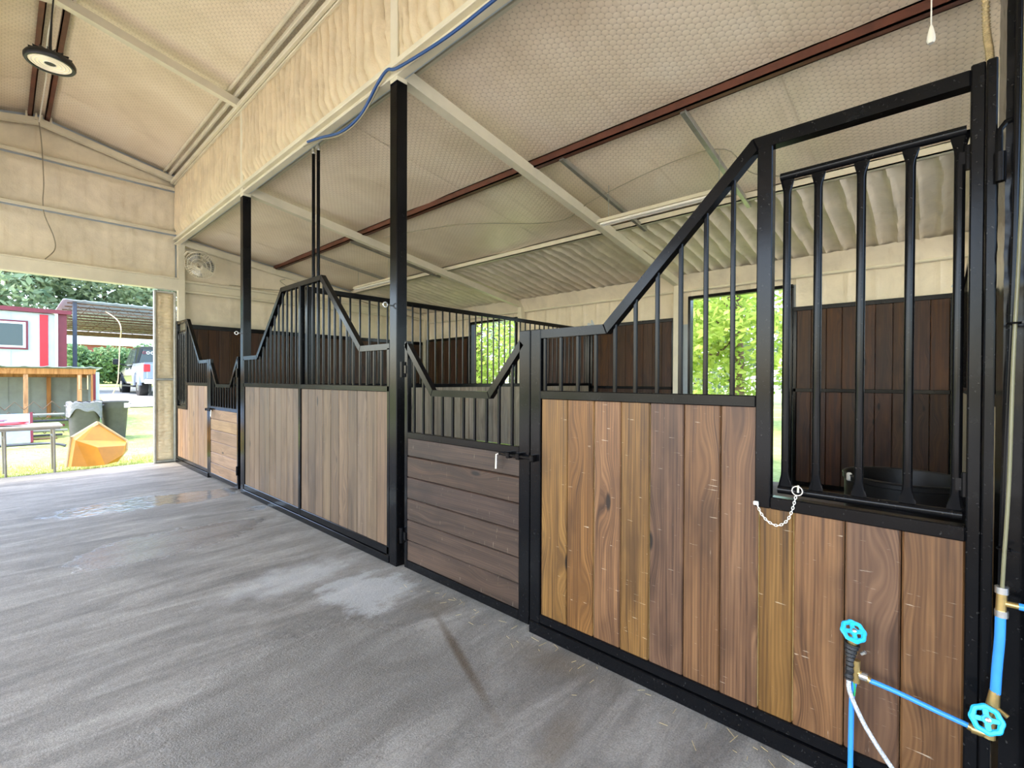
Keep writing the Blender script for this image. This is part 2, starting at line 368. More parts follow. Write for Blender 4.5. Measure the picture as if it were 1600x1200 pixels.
def thing(name, label, cat, loc=(0, 0, 0), group=None):
    o = bpy.data.objects.new(name, None); COL.objects.link(o); o.location = loc; o.empty_display_size = .1
    o['label'] = label; o['category'] = cat
    if group: o['group'] = group
    return o
def tag(o, label, cat, group=None):
    o['label'] = label; o['category'] = cat
    if group: o['group'] = group
    return o
def struct(o, label=None):
    o['kind'] = 'structure'
    if label: o['label'] = label
    return o
def inst(name, me, parent, loc, rot=(0, 0, 0)):
    o = bpy.data.objects.new(name, me); COL.objects.link(o); o.parent = parent
    o.location = Vector(loc) - (wloc(parent) if parent else Vector((0, 0, 0))); o.rotation_euler = rot
    return o
CACHE = {}
def plank_me(w, L, t, mat):
    k = ('p', round(w, 3), round(L, 3), t, mat.name)
    if k not in CACHE:
        c = .006; a = w / 2 - .0016
        m = MB(); prof = [(0, -a), (t - c, -a), (t, -a + c), (t, a - c), (t - c, a), (0, a)]
        n = 6; vs = [(-x, y, 0) for x, y in prof] + [(-x, y, L) for x, y in prof]
        m.add(vs, [tuple(range(n)), tuple(range(2 * n - 1, n - 1, -1))] + [(i, (i + 1) % n, n + (i + 1) % n, n + i) for i in range(n)])
        me = m.mesh('plank'); me.materials.append(mat); CACHE[k] = me
    return CACHE[k]
def bar_me(w, L, mat):
    L = round(L, 2); k = ('b', w, L, mat.name)
    if k not in CACHE:
        me = MB().bar((0, 0, 0), (0, 0, L), w, c=.0035).mesh('bar'); me.materials.append(mat); CACHE[k] = me
    return CACHE[k]
def vplanks(parent, x, ys, z0, z1, mat, t=.03, jit=.002):
    """upright boards on a plane x=const facing -x; z1 may be a function of y"""
    for a, b in zip(ys[:-1], ys[1:]):
        a, b = sorted((a, b))
        inst('plank', plank_me(b - a, z1 - z0, t, mat), parent, (x + random.uniform(-jit, jit), (a + b) / 2, z0))
def hplanks_y(parent, x, y0, y1, zs, mat, t=.03):
    for a, b in zip(zs[:-1], zs[1:]):
        inst('plank', plank_me(b - a, abs(y1 - y0), t, mat), parent, (x + random.uniform(-.002, .002), max(y0, y1), (a + b) / 2), (math.pi / 2, 0, 0))
def xplanks(parent, y, xs, z0, z1, mat, t=.03):
    """upright boards on a plane y=const facing -y"""
    for a, b in zip(xs[:-1], xs[1:]):
        inst('plank', plank_me(b - a, z1 - z0, t, mat), parent, ((a + b) / 2, y + random.uniform(-.002, .002), z0), (0, 0, math.pi / 2))
def frange(a, b, step):
    n = max(1, round(abs(b - a) / step)); return [a + (b - a) * i / n for i in range(n + 1)]
def path_rail(pts, t, x0, x1, parent, names, mat=None):
    """mitred rectangular members along a polyline of (y,z) top-edge points, thickness t below the line"""
    mat = mat or BLACK
    P = [Vector((p[0], p[1])) for p in pts]; n = len(P)
    def nrm(a, b):
        d = (b - a).normalized(); v = Vector((-d.y, d.x))
        return v if v.y < 0 or (abs(v.y) < 1e-6) else -v
    inner = []
    for i in range(n):
        if i == 0: inner.append(P[0] + nrm(P[0], P[1]) * t)
        elif i == n - 1: inner.append(P[i] + nrm(P[i - 1], P[i]) * t)
        else:
            a = nrm(P[i - 1], P[i]); b = nrm(P[i], P[i + 1]); m = (a + b).normalized(); inner.append(P[i] + m * (t / max(.3, m.dot(a))))
    for i in range(n - 1):
        poly = [tuple(P[i]), tuple(P[i + 1]), tuple(inner[i + 1]), tuple(inner[i])]
        c = .004; mb = MB()
        cen = sum((Vector(p) for p in poly), Vector((0, 0))) / 4
        sh = [tuple(Vector(p) + (cen - Vector(p)).normalized() * c) for p in poly]
        # chamfered front: inset polygon on the outer x faces
        vs = [(x0, *p) for p in sh] + [(x0 + c, *p) for p in poly] + [(x1, *p) for p in poly]
        mb.add(vs, [(0, 1, 2, 3), (11, 10, 9, 8)] + [(j, (j + 1) % 4, 4 + (j + 1) % 4, 4 + j) for j in range(4)] + [(4 + j, 4 + (j + 1) % 4, 8 + (j + 1) % 4, 8 + j) for j in range(4)])
        mb.build(names[i], mat, parent)
    return [tuple(p) for p in inner]
def path_z(pts, y):
    for (a, za), (b, zb) in zip(pts[:-1], pts[1:]):
        if min(a, b) - 1e-6 <= y <= max(a, b) + 1e-6 and abs(b - a) > 1e-6: return za + (zb - za) * (y - a) / (b - a)
    return pts[-1][1]
def fb(x, y, z=0, sc=1.0, o=4): return noise.fractal(Vector((x * sc, y * sc, z * sc)), 1.0, 2.0, o)

# ------------------------------------------------------------------ the building
DX = 2.13; WX = 7.75; YE = 10.2; M = 4.985; RX = 0.41; Y0 = -5.0; Y1 = 10.55
def zr(x): return 3.91 - .154 * (x - 2.24)            # underside of the side-roof rafters
def zm(x): return 5.0 + .207 * (2.15 - x) if x > RX else 5.0 + .207 * (2.15 - (2 * RX - x))   # underside of the main rafters
mirx = lambda x: 2 * RX - x
FRAMES = [-0.38, 3.19, 6.68, 10.1]

# ground and floors
def gz(x, y):
    z = -.05
    if y > 15.3: z += .87 * min(1, max(0, (y - 15.3) / 6.2)) ** 1.3 * (1 if abs(x) < 25 else max(0, 1 - (abs(x) - 25) / 15)) + max(0, y - 21.5) * .014
    return z
ax = lambda vals: vals
xs = [-60, -45, -34, -26] + [-20 + 1.0 * i for i in range(51)] + [36, 44, 54, 70]
ys = [-40, -25, -12, -6] + [-2 + 2.0 * i for i in range(6)] + [10.5 + .6 * i for i in range(30)] + [29, 31, 34, 38, 42, 47, 52, 58, 66, 80]
g = MB(); g.v = [Vector((x, y, gz(x, y) - .0 + (.02 * fb(x, y, 0, .9) if y > 12 or x > 9 else -.03))) for y in ys for x in xs]
nx = len(xs); g.f = [(j * nx + i, j * nx + i + 1, (j + 1) * nx + i + 1, (j + 1) * nx + i) for j in range(len(ys) - 1) for i in range(nx - 1)]
struct(g.build('ground', LAWN, smooth=True), 'sunlit lawn around the barn')
struct(MB().box(mirx(2.2), 2.2, Y0, 10.38, -.12, 0).build('floor', CONC), 'wet broom-finished concrete aisle floor')
struct(MB().grid(40, 90, lambda u, v: (2.2 + u * 5.6, Y0 + v * (10.3 - Y0), .0 + .012 * fb(u * 5.6, v * 15, 0, 2.5))).build('floor', DIRT, smooth=True), 'dirt floor inside the stalls')
struct(MB().box(-3.9, mirx(2.2), Y0, 10.3, -.12, -.01).build('floor', DIRT), 'dirt floor on the far side of the aisle')

BOUNCE_GRAVEL = plain('bounce_gravel', (206, 196, 180), .9, 0, 3, .1, .5)  # unseen ground, added pale so sunlight bounces up to the ceilings
struct(MB().grid(8, 12, lambda u, v: (-32 + u * 28.1, -34 + v * 48, -.045)).build('bounce_yard', BOUNCE_GRAVEL), 'unseen pale gravel added beside the barn to bounce daylight')
struct(MB().grid(8, 8, lambda u, v: (-8 + u * 24, -34 + v * 29, -.045)).build('bounce_yard', BOUNCE_GRAVEL), 'unseen pale gravel added in front of the barn to bounce daylight')

# main roof ---------------------------------------------------------
ce = struct(MB().prism([(mirx(2.5), zm(2.5) + .27), (RX, zm(RX) + .27), (2.5, zm(2.5) + .27), (2.5, zm(2.5) + .22), (RX, zm(RX) + .22), (mirx(2.5), zm(2.5) + .22)], 'y', Y0, Y1).build('ceiling', WMETAL), 'raised roof over the aisle')
for sgn in (1, -1):
    yy = frange(Y0, 10.29, 1.17)
    for k, (a, b) in enumerate(zip(yy[:-1], yy[1:])):
        lift = .004 * (k % 2)
        def fn(u, v, a=a, b=b, lift=lift):
            x = RX + .0 + u * (2.2 - RX); y = a - .02 + v * (b - a + .04)
            z = zm(x) + .195 + lift - .01 * math.sin(v * math.pi) - .006 * abs(math.sin(u * math.pi * 3)) + .004 * fb(x, y, 0, 2)
            return (x if sgn > 0 else mirx(x), y, z)
        MB().grid(14, 10, fn).build('insulation_sheet', INSUL, ce, smooth=True, fix=False)
for fy in FRAMES:
    for sgn in (1, -1):
        m = MB(); X = lambda x: x if sgn > 0 else mirx(x)
        x1 = 2.14
        m.prism([(X(RX), zm(RX)), (X(x1), zm(x1)), (X(x1), zm(x1) + .095), (X(RX), zm(RX) + .095)], 'y', fy + .005, fy + .09)
        m.prism([(X(RX), zm(RX) + .09), (X(x1), zm(x1) + .09), (X(x1), zm(x1) + .1), (X(RX), zm(RX) + .1)], 'y', fy + .03, fy + .06)
        m.build('rafter', CREAM, ce)
for x in (RX - .075, RX + .075):
    m = MB(); z = zm(RX) + .097
    s_ = 1 if x > RX else -1
    m.box(x - .012 * s_, x + .0, Y0, YE, z, z + .1); m.box(x - .012 * s_, x + .045 * s_, Y0, YE, z, z + .012); m.box(x - .012 * s_, x + .045 * s_, Y0, YE, z + .088, z + .1)
    m.build('ridge_purlin', OXIDE, ce)
for fy in FRAMES:
    for x in (RX - .13, RX - .03, RX + .03, RX + .13): MB().box(x - .012, x + .012, fy - .015, fy + .0, zm(RX) + .045, zm(RX) + .14).build('purlin_clip', CREAM, ce)
for sgn in (1, -1):
    X = lambda x: x if sgn > 0 else mirx(x)
    for x, z, r in ((1.98, zm(1.98) + .15, .022), (2.05, zm(2.05) + .12, .026), (2.085, 5.02, .03)):
        MB().bar((X(x), Y0, z), (X(x), YE, z), r * 1.4, r * 1.8, (0, 0, 1), .006).build('eave_purlin', CREAM, ce)

# clerestory walls above the aisle sides -----------------------------
def clerestory(name, X, relief):
    w = struct(MB().box(X(2.185), X(2.21), Y0, Y1, 3.92, 5.25).build(name, WMETAL), 'cream spray-foamed wall above the stalls')
    for k, (a, b) in enumerate(zip([Y0] + FRAMES[:-1], FRAMES)):
        a2 = a + (.1 if k else 0)
        if not relief and k < 9:
            MB().box(X(2.15), X(2.184), a2, b, 4.03, 5.0).build('foam_panel', FOAM, w); continue
        n = int((b - a2) / .016)
        def fn(u, v):
            y = a2 + u * (b - a2); z = 4.03 + v * .96
            ph = y / .125 + .55 * fb(y, z * .6, 3, 1.6) + .12 * fb(y, z, 9, 5)
            rib = abs(math.sin(math.pi * ph)) ** .4
            edge = min(1, min(v, 1 - v) * 9, min(u, 1 - u) * 26)
            h = (.08 * rib + .016 * fb(y, z * .35, 1, 9)) * (.4 + .6 * edge) + .02 * edge + .012 * max(0, fb(y, z, 5, 14)) * (1.6 - edge)
            return (X(2.178 - h), y, z)
        MB().grid(n, 42, fn).build('foam_panel', FOAM_D, w, smooth=True, fix=False)
    m = MB().box(X(2.105), X(2.2), Y0, YE, 3.985, 4.03, .006); m.box(X(2.12), X(2.2), Y0, YE, 3.915, 3.945, .006); m.box(X(2.16), X(2.2), Y0, YE, 3.94, 3.99)
    m.build('header_rail', CREAM, w)
    MB().box(X(2.11), X(2.19), Y0, YE, 4.985, 5.03, .006).build('header_rail', CREAM, w)
    return w
clerestory('wall_right', lambda x: x, True)
clerestory('wall_left', mirx, False)

# side roofs -----------------------------------------------------------
def side_roof(X, full):
    zi = lambda x: zr(x) + .2
    xa, xb = (2.19, 8.25) if full else (2.19, 4.75)  # other side is unseen: cut short to let skylight in, sun kept out
    root = struct(MB().prism([(X(xa), zi(xa) + .05), (X(xb), zi(xb) + .05), (X(xb), zi(xb) + .025), (X(xa), zi(xa) + .025)], 'y', Y0, Y1).build('ceiling', WMETAL), 'lean-to roof over the stalls' if full else 'unseen lean-to roof across the aisle, kept short to admit skylight')
    XS = 5.62 if full else 4.6
    yy = frange(Y0, 10.29, 1.19)
    for k, (a, b) in enumerate(zip(yy[:-1], yy[1:])):
        def fn(u, v, a=a, b=b, k=k):
            x = xa + u * (XS + .05 - xa); y = a - .02 + v * (b - a + .04)
            z = zi(x) - .004 + .005 * (k % 2) - .018 * math.sin(v * math.pi) * (.6 + .4 * math.sin(k * 1.7)) - .012 * abs(math.sin((x - 2.2) / 1.7 * math.pi)) + .012 * fb(x, y, 2, 1.3)
            return (X(x), y, z)
        if full or k % 1 == 0: MB().grid(26 if full else 4, 12 if full else 3, fn).build('insulation_sheet', INSUL, root, smooth=True, fix=False)
    if full:
        def ff(u, v):
            y = -.4 + u * (YE + .4); x = XS + v * (WX + .05 - XS)
            ph = (y + .25 * (x - XS) * 0) / .19; rib = abs(math.sin(math.pi * ph + .5 * fb(x, y, 3, .8)))
            h = .034 * (1 - rib) ** 2.2 + .02 * fb(x * .5, y, 1, 3) + .006 * fb(x, y, 4, 14)
            if v < .12: h += .03 * (1 - v / .12) + .012 * fb(x, y, 7, 18)
            if v > .9: h += .05 * ((v - .9) / .1) ** 2
            return (x, y, zi(x) - .02 - h)
        MB().grid(620, 40, ff).build('foam_panel', FOAM, root, smooth=True, fix=False)
        def fe(u, v):
            y = -.4 + u * (YE + .4); x = WX - .02 - .16 * (1 - v)
            return (x + .006 * fb(x, y, 3, 10), y, zi(WX) - .26 * v + .02 * fb(x, y, 7, 9) - .02)
        MB().grid(300, 6, fe).build('foam_strip', FOAM, root, smooth=True, fix=False)
    for fy in FRAMES:
        m = MB(); b0, b1 = (2.2, 7.68) if full else (2.2, 4.7)
        m.prism([(X(b0), zr(b0)), (X(b1), zr(b1)), (X(b1), zr(b1) + .11), (X(b0), zr(b0) + .11)], 'y', fy + .005, fy + .095)
        m.build('rafter', CREAM, root)
    for x, mt, w in ((3.9, OXIDE, .07), (XS, CREAM, .075))[:2 if full else 1]:
        m = MB(); z = zr(x) + .11
        m.box(X(x - w), X(x - w + .012), Y0, YE, z, z + .085); m.box(X(x - w), X(x), Y0, YE, z, z + .012); m.box(X(x - w), X(x), Y0, YE, z + .073, z + .085)
        m.box(X(x - .012), X(x), Y0, YE, z, z + .022)
        m.build('purlin', mt, root)
    for x in (2.3, 2.36):
        z = zi(x) - .03; MB().bar((X(x), Y0, z), (X(x), YE, z), .03, .035, (0, 0, 1), .006).build('purlin', CREAM, root)
    return root
SR = side_roof(lambda x: x, True); side_roof(mirx, False)
for y in (1.6, 2.86, 7.11, 8.37):
    m = MB(); z0_, z1_ = zr(3.92) + .085, zr(5.72) + .085
    m.bar((3.86, y, z0_ + .012), (5.72, y, z1_ + .012), .045, .02, (0, 0, 1)); m.bar((3.86, y - .02, z0_ + .03), (5.72, y - .02, z1_ + .03), .006, .04, (0, 0, 1), .001)
    m.build('light_channel', GALV, SR)

# end wall with the big door opening -------------------------------------
we = MB()
we.prism([(mirx(2.25), 3.1), (2.25, 3.1), (2.25, zm(2.2) + .215), (RX, zm(RX) + .215), (mirx(2.25), zm(2.2) + .215)], 'y', 10.27, 10.31)
we.prism([(2.2, 0), (WX + .05, 0), (WX + .05, zr(WX) + .2), (2.2, zr(2.2) + .2)], 'y', 10.27, 10.31)
we.box(mirx(2.25), -1.3, 10.27, 10.31, 0, 3.1)
we = struct(we.build('wall_end', WMETAL), 'spray-foamed end wall around the open barn door')
xl = mirx(2.16)
def endfoam(z0, z1fn, x0, x1, n, m_, ribs, seed, zf=None):
    def fn(u, v):
        x = x0 + u * (x1 - x0); zt = z1fn(x); zb = z0 if zf is None else zf(x); z = zb + v * (zt - zb)
        edge = min(1, min(v, 1 - v) * 7, min(u, 1 - u) * 22)
        h = .014 * fb(x, z, seed, 2.2) + .006 * fb(x, z * .4, seed, 9) + .03 * edge + .014 * max(0, fb(x, z, seed + 3, 12)) * (1.5 - edge)
        if ribs: h += .008 * max(0, math.cos(2 * math.pi * x / .305)) ** 6
        return (x, 10.262 - h, z)
    MB().grid(n, m_, fn).build('foam_panel', FOAM, we, smooth=True, fix=False)
endfoam(3.3, lambda x: 4.085, xl, 2.15, 110, 30, True, 1)
endfoam(4.135, lambda x: 4.865, xl, 2.15, 110, 30, True, 5)
endfoam(4.915, lambda x: zm(x) + .04, xl, 2.15, 110, 16, False, 9)
endfoam(2.5, lambda x: 3.09, 2.27, WX, 160, 22, True, 12)
endfoam(3.29, lambda x: zr(x) + .17, 2.27, WX, 160, 22, True, 15)
for z in (4.11, 4.89):
    m = MB().box(xl, 2.16, 10.115, 10.25, z - .0, z + .022, .004); m.box(xl, 2.16, 10.115, 10.13, z - .03, z + .0, .003); m.build('girt', CREAM, we)
m = MB().box(xl, 2.17, 10.1, 10.27, 3.09, 3.3, .006); m.build('door_header', CREAM, we)
MB().box(xl, 2.17, 10.07, 10.12, 3.285, 3.31, .004).build('header_lip', CREAM, we)
for z in (3.1, 3.28): MB().bar((2.27, 10.2, z), (WX, 10.2, z), .05, .05, (0, 0, 1), .012).build('girt', CREAM, we)
MB().box(2.27, WX, 10.225, 10.26, 3.12, 3.26).build('girt_web', CREAM, we)

dl = struct(MB().box(1.83, 2.155, 10.255, 10.29, .0, 3.07, .004).build('door_1', GMETAL), 'foam-insulated sliding door leaf pushed open')
for a, b in ((1.83, 1.862), (2.12, 2.155)): MB().box(a, b, 10.205, 10.255, .01, 3.07, .005).build('door_stile', GALV, dl)
for z in (.01, 1.47, 3.03): MB().box(1.862, 2.12, 10.21, 10.255, z, z + .04, .005).build('door_rail', GALV, dl)
for z0_, z1_ in ((.05, 1.47), (1.51, 3.03)):
    def fn(u, v):
        x = 1.864 + u * .254; z = z0_ + v * (z1_ - z0_); e = min(1, min(u, 1 - u) * 6, min(v, 1 - v) * 25)
        return (x, 10.25 - e * (.02 + .016 * abs(math.sin(z * 55 + 2 * fb(x, z, 2, 3))) * (.5 + .5 * abs(math.sin((x - 1.86) * 26))) + .01 * fb(x, z, 3, 14)), z)
    MB().grid(24, 110, fn).build('foam_panel', FOAM_D, dl, smooth=True, fix=False)

# back wall of the stalls ---------------------------------------------------
zt = zr(WX) + .2; DZ = 2.87
D1 = (1.58, 3.06); D2 = (2 * M - 3.06, 2 * M - 1.58)
wb = MB()
for a, b in ((Y0, D1[0]), (D1[1], D2[0]), (D2[1], 10.3)): wb.box(WX + .03, WX + .06, a, b, 0, zt)
for d in (D1, D2): wb.box(WX + .03, WX + .06, d[0], d[1], DZ, zt)
wb = struct(wb.build('wall_back', WMETAL), 'cream ribbed outer wall behind the stalls')
def backfoam(a, b, z0_, z1_, seed):
    def fn(u, v):
        y = a + u * (b - a); z = z0_ + v * (z1_ - z0_)
        h = .022 * max(0, math.cos(2 * math.pi * y / .305)) ** 10 + .006 * fb(y, z, seed, 3) + .003 * fb(y, z, seed, 12)
        return (WX + .025 - h, y, z)
    MB().grid(max(4, int((b - a) / .03)), 12, fn).build('foam_panel', FOAM, wb, smooth=True, fix=False)
for a, b, z0_ in ((-.4, D1[0] - .05, 2.45), (D1[0] - .05, D1[1] + .05, DZ + .03), (D1[1] + .05, D2[0] - .05, 2.45), (D2[0] - .05, D2[1] + .05, DZ + .03), (D2[1] + .05, 10.25, 2.45)): backfoam(a, b, z0_, zt, a)
for z, r in ((3.12, .05), (3.0, .04)): MB().bar((WX - .03, -.4, z), (WX - .03, 10.25, z), r, r, (0, 0, 1), .012).build('girt', CREAM, wb)
for d in (D1, D2):
    m = MB()
    for y in d: m.box(WX - .05, WX + .08, y - .02, y + .02, 0, DZ, .004)
    m.box(WX - .05, WX + .08, d[0] - .02, d[1] + .02, DZ - .02, DZ + .03, .004)
    m.build('door_frame', BLACK, wb)
for fy in FRAMES:
    MB().box(WX - .15, WX - .02, fy, fy + .1, 0, zr(WX - .1) + .05, .006).build('column', CREAM, wb)

# aisle columns: black below, cream above --------------------------------------
names = ['black steel column beside the water pipes at the right edge', 'tall black steel post between wide barred panel and nearest gate', 'slim black steel post beside the far gate', 'cream steel column in the corner of the open barn door']
for k, fy in enumerate(FRAMES):
    t = thing('steel_post', names[k], 'post', (DX + .05, fy + .05, 0), 'frame posts along the stalls')
    if k == 0:
        m = MB()
        def fc(u, v):
            a = u * 4; z = v * 4.3
            return (0, 0, 0)
        # wide boxed column coated with black-painted foam
        pr = [(DX + .0, fy - .05), (DX + .0, -.15), (DX + .24, -.15), (DX + .24, fy - .05)]
        pts = []
        for i in range(4):
            p, q = pr[i], pr[(i + 1) % 4]
            for j in range(10): pts.append((p[0] + (q[0] - p[0]) * j / 10, p[1] + (q[1] - p[1]) * j / 10))
        cx, cy = DX + .12, fy + .09
        nz = 150; vs = []; n = len(pts)
        for iz in range(nz + 1):
            z = 3.95 * iz / nz
            for (x, y) in pts:
                d = Vector((x - cx, y - cy)).normalized(); h = .010 * max(0, fb(x, y, z * 1.3, 9)) + .004 * fb(x, y, z, 25)
                if z < 1.7: h *= .25
                vs.append((x + d.x * h, y + d.y * h * .4 - .0, z))
        fs = [(i * n + j, i * n + (j + 1) % n, (i + 1) * n + (j + 1) % n, (i + 1) * n + j) for i in range(nz) for j in range(n)]
        m.add(vs, fs); m.build('lower_post', BLACK, t, smooth=True)
        MB().box(DX + .02, DX + .2, fy - .05, fy + .2, 3.95, zm(2.15)).build('upper_post', CREAM, t)
        m = MB().tube([(DX - .01, -.135, 2.14), (DX - .01, -.135, 2.29), (DX - .0, -.15, 2.315), (DX - .0, -.2, 2.325)], .009, 8)
        m.tube([(DX - .012, -.137, 2.13), (DX - .012, -.137, 2.22)], .015, 10); m.build('hinge', BLACK, t, smooth=True)
    elif k < 3:
        MB().box(DX, DX + .1, fy, fy + .1, 0, 3.885, .005).build('lower_post', BLACK, t)
        MB().box(DX, DX + .1, fy, fy + .1, 3.885, zm(2.15) + .03, .005).build('upper_post', CREAM, t)
        yb = fy + (.1 if k == 1 else .1)
        m = MB().tube([(DX + .01, fy + .085, 2.1), (DX - .03, fy + .085, 2.1)], .005, 6); m.torus((DX - .05, fy + .085, 2.1), .02, .005, 'y', 16, 6); m.build('eye_bolt', STEEL, t, smooth=True)
    else:
        MB().box(DX + .03, DX + .14, fy, fy + .1, 0, zm(2.15) + .03, .005).build('column', CREAM, t)
for fy, lab in zip(FRAMES, ('level with the near stall', 'level with the nearest gate', 'level with the far gate', 'beside the open barn door')):
    t = thing('steel_post', 'cream steel column across the aisle, ' + lab, 'post', (mirx(DX + .05), fy + .05, 0), 'posts on the open side')
    MB().box(mirx(DX), mirx(DX + .1), fy, fy + .1, 0, 3.9, .005).build('column', CREAM, t)
    MB().box(mirx(4.5), mirx(4.6), fy, fy + .1, -.05, zr(4.6) - .003, .005).build('outer_column', CREAM, t)

# ------------------------------------------------------------------ stall fronts
XB = DX + .05                                           # back of the front frames
def side_panel(mir, label, mat, plabel):
    """barred front panel with the feed opening, between gate post and end post"""
    Yf = (lambda y: 2 * M - y) if mir else (lambda y: y)
    t = thing('stall_front_panel', label, 'stall panel', (DX + .025, Yf(.85), 0), 'barred stall front panels')
    B = lambda y0, y1, z0, z1, nm, x0=DX, x1=XB, c=.004: MB().box(x0, x1, Yf(y0), Yf(y1), z0, z1, c).build(nm, BLACK, t)
    top = [(1.72, 1.795), (1.30, 1.795), (.585, 2.515), (-.07, 2.515)]
    inner = path_rail([(Yf(y), z) for y, z in top], .05, DX, XB, t, ['top_rail', 'sloped_rail', 'top_rail'])
    B(1.72, 1.795, 0, 1.80, 'stile'); B(.507, .565, .975, 2.47, 'stile'); 
    # heavy end post of two tubes
    B(-.07, -.105, 0, 2.53, 'end_post'); B(-.106, -.132, 0, 2.53, 'end_post', DX - .005, XB)
    B(1.72, .565, 1.39, 1.44, 'mid_rail'); B(.507, -.07, .975, 1.025, 'sill_rail')
    B(1.72, -.07, .075, .125, 'bottom_rail'); B(1.79, -.13, .0, .072, 'base_channel', DX - .012, XB + .01)
    # upright bars above the rail
    for i in range(10):
        y = 1.705 - .1155 * i
        z1 = path_z([(Yf(a), b) for a, b in top], Yf(y)) - .045
        if y > 1.30 and y - .1155 * 0 > 1.30: z1 = 1.75
        if y < .6: continue
        inst('bar', bar_me(.019, z1 - 1.435, BLACK), t, (DX + .027, Yf(y), 1.435))
    ys_ = [1.72, 1.535, 1.361, 1.199, 1.042, .872, .708, .552]
    vplanks(t, DX + .042, [Yf(y) for y in ys_], .12, 1.395, mat)
    vplanks(t, DX + .042, [Yf(y) for y in (.552, .424, .255, .091, -.072)], .12, .98, mat)
    if not mir:
        for y in (1.361, 1.199, 1.042, .552, .424): MB().box(DX + .022, DX + .04, y - .0015, y + .0015, .13, 1.38 if y > .5 else .97).build('seam_filler', STRAW, t)
    return t
NP = side_panel(False, 'near stall front panel of amber boards with sloping barred top and feed opening', W_NEAR, '')
FP = side_panel(True, 'farthest stall front panel of honey boards beside the open barn door', W_FAR, '')

def feed_grille(mir, label):
    Yf = (lambda y: 2 * M - y) if mir else (lambda y: y)
    t = thing('feed_grille', label, 'grille', (DX + .03, Yf(.2), 1.03), 'hinged feed opening grilles')
    x = DX + .034
    MB().tube([(x, Yf(.485), 2.335), (x, Yf(-.062), 2.335)], .0165, 12).build('top_tube', BLACK, t, smooth=True)
    MB().tube([(x, Yf(.485), 1.055), (x, Yf(-.062), 1.055)], .0165, 12).build('bottom_tube', BLACK, t, smooth=True)
    if 'gbar' not in CACHE:
        m = MB(); n = 14; vs = []; L = 2.335 - 1.055
        prof = [(0, .026, .004), (.025, .0235, .006), (.06, .0155, .0125), (.08, .0145, .0145), (L - .08, .0145, .0145), (L - .06, .0155, .0125), (L - .025, .0235, .006), (L, .026, .004)]
        for h, a, b in prof:
            for j in range(n): q = 2 * math.pi * j / n; vs.append((b * math.cos(q), a * math.sin(q), h))
        m.add(vs, [(i * n + j, i * n + (j + 1) % n, (i + 1) * n + (j + 1) % n, (i + 1) * n + j) for i in range(len(prof) - 1) for j in range(n)])
        me = m.mesh('bar', smooth=True); me.materials.append(BLACK); CACHE['gbar'] = me
    for y in (.46, .353, .217, .078, -.047): inst('bar', CACHE['gbar'], t, (x, Yf(y), 1.055))
    for z in (1.16, 2.24):
        m = MB().tube([(x - .01, Yf(-.066), z - .04), (x - .01, Yf(-.066), z + .04)], .009, 8); m.box(x - .015, x, Yf(-.07), Yf(-.045), z - .02, z + .02)
        m.build('hinge', BLACK, t, smooth=True)
    return t
feed_grille(False, 'black five-bar grille in the near feed opening')
feed_grille(True, 'black five-bar grille in the far feed opening by the barn door')

def gate(mir, label, mat):
    Yf = (lambda y: 2 * M - y) if mir else (lambda y: y)
    t = thing('stall_gate', label, 'gate', (DX + .02, Yf(2.44), 0), 'stall gates with V-shaped tops')
    x0, x1 = DX + .002, DX + .044
    B = lambda y0, y1, z0, z1, nm: MB().box(x0, x1, Yf(y0), Yf(y1), z0, z1, .004).build(nm, BLACK, t)
    top = [(3.06, 1.80), (2.735, 1.425), (2.165, 1.425), (1.886, 1.745)]
    path_rail([(Yf(y), z) for y, z in top], .046, x0, x1, t, ['sloped_rail', 'top_rail', 'sloped_rail'])
    B(3.085, 3.045, .03, 1.80, 'hinge_stile'); B(1.888, 1.803, .03, 1.80, 'latch_stile')
    B(3.045, 1.888, 1.045, 1.095, 'mid_rail'); B(3.045, 1.888, .03, .095, 'bottom_rail')
    for i in range(10):
        y = 2.985 - .1135 * i
        z1 = path_z([(Yf(a), b) for a, b in top], Yf(y)) - .04
        inst('bar', bar_me(.019, z1 - 1.09, BLACK), t, (DX + .025, Yf(y), 1.09))
    hplanks_y(t, DX + .036, Yf(3.045), Yf(1.888), [.09, .106 + .145, .41, .576, .743, .906, 1.05], mat)
    # slide bolt
    m = MB().tube([(DX - .022, Yf(2.03), 1.04), (DX - .022, Yf(1.76), 1.04)], .009, 8); lb = m.build('latch_bolt', BLACK, t, smooth=True)
    MB().tube([(DX - .022, Yf(2.03), 1.04), (DX - .03, Yf(2.045), 1.035), (DX - .034, Yf(2.045), .945)], .008, 8).build('bolt_handle', STEEL, lb, smooth=True)
    for y in (1.95, 1.87, 1.76):
        MB().box(DX - .038, DX + .004, Yf(y - .014), Yf(y + .014), 1.02, 1.06, .005).build('latch_keeper', BLACK, t)
    for z in (.28, 1.58):
        m = MB().tube([(DX - .012, Yf(3.10), z - .06), (DX - .012, Yf(3.10), z + .06)], .014, 10); m.box(DX - .01, DX + .004, Yf(3.05), Yf(3.12), z - .03, z + .03)
        m.build('hinge', BLACK, t, smooth=True)
    return t
gate(False, 'near stall gate of dark weathered horizontal boards', W_GATE)
gate(True, 'far stall gate of pale knotty horizontal boards', W_FAR)

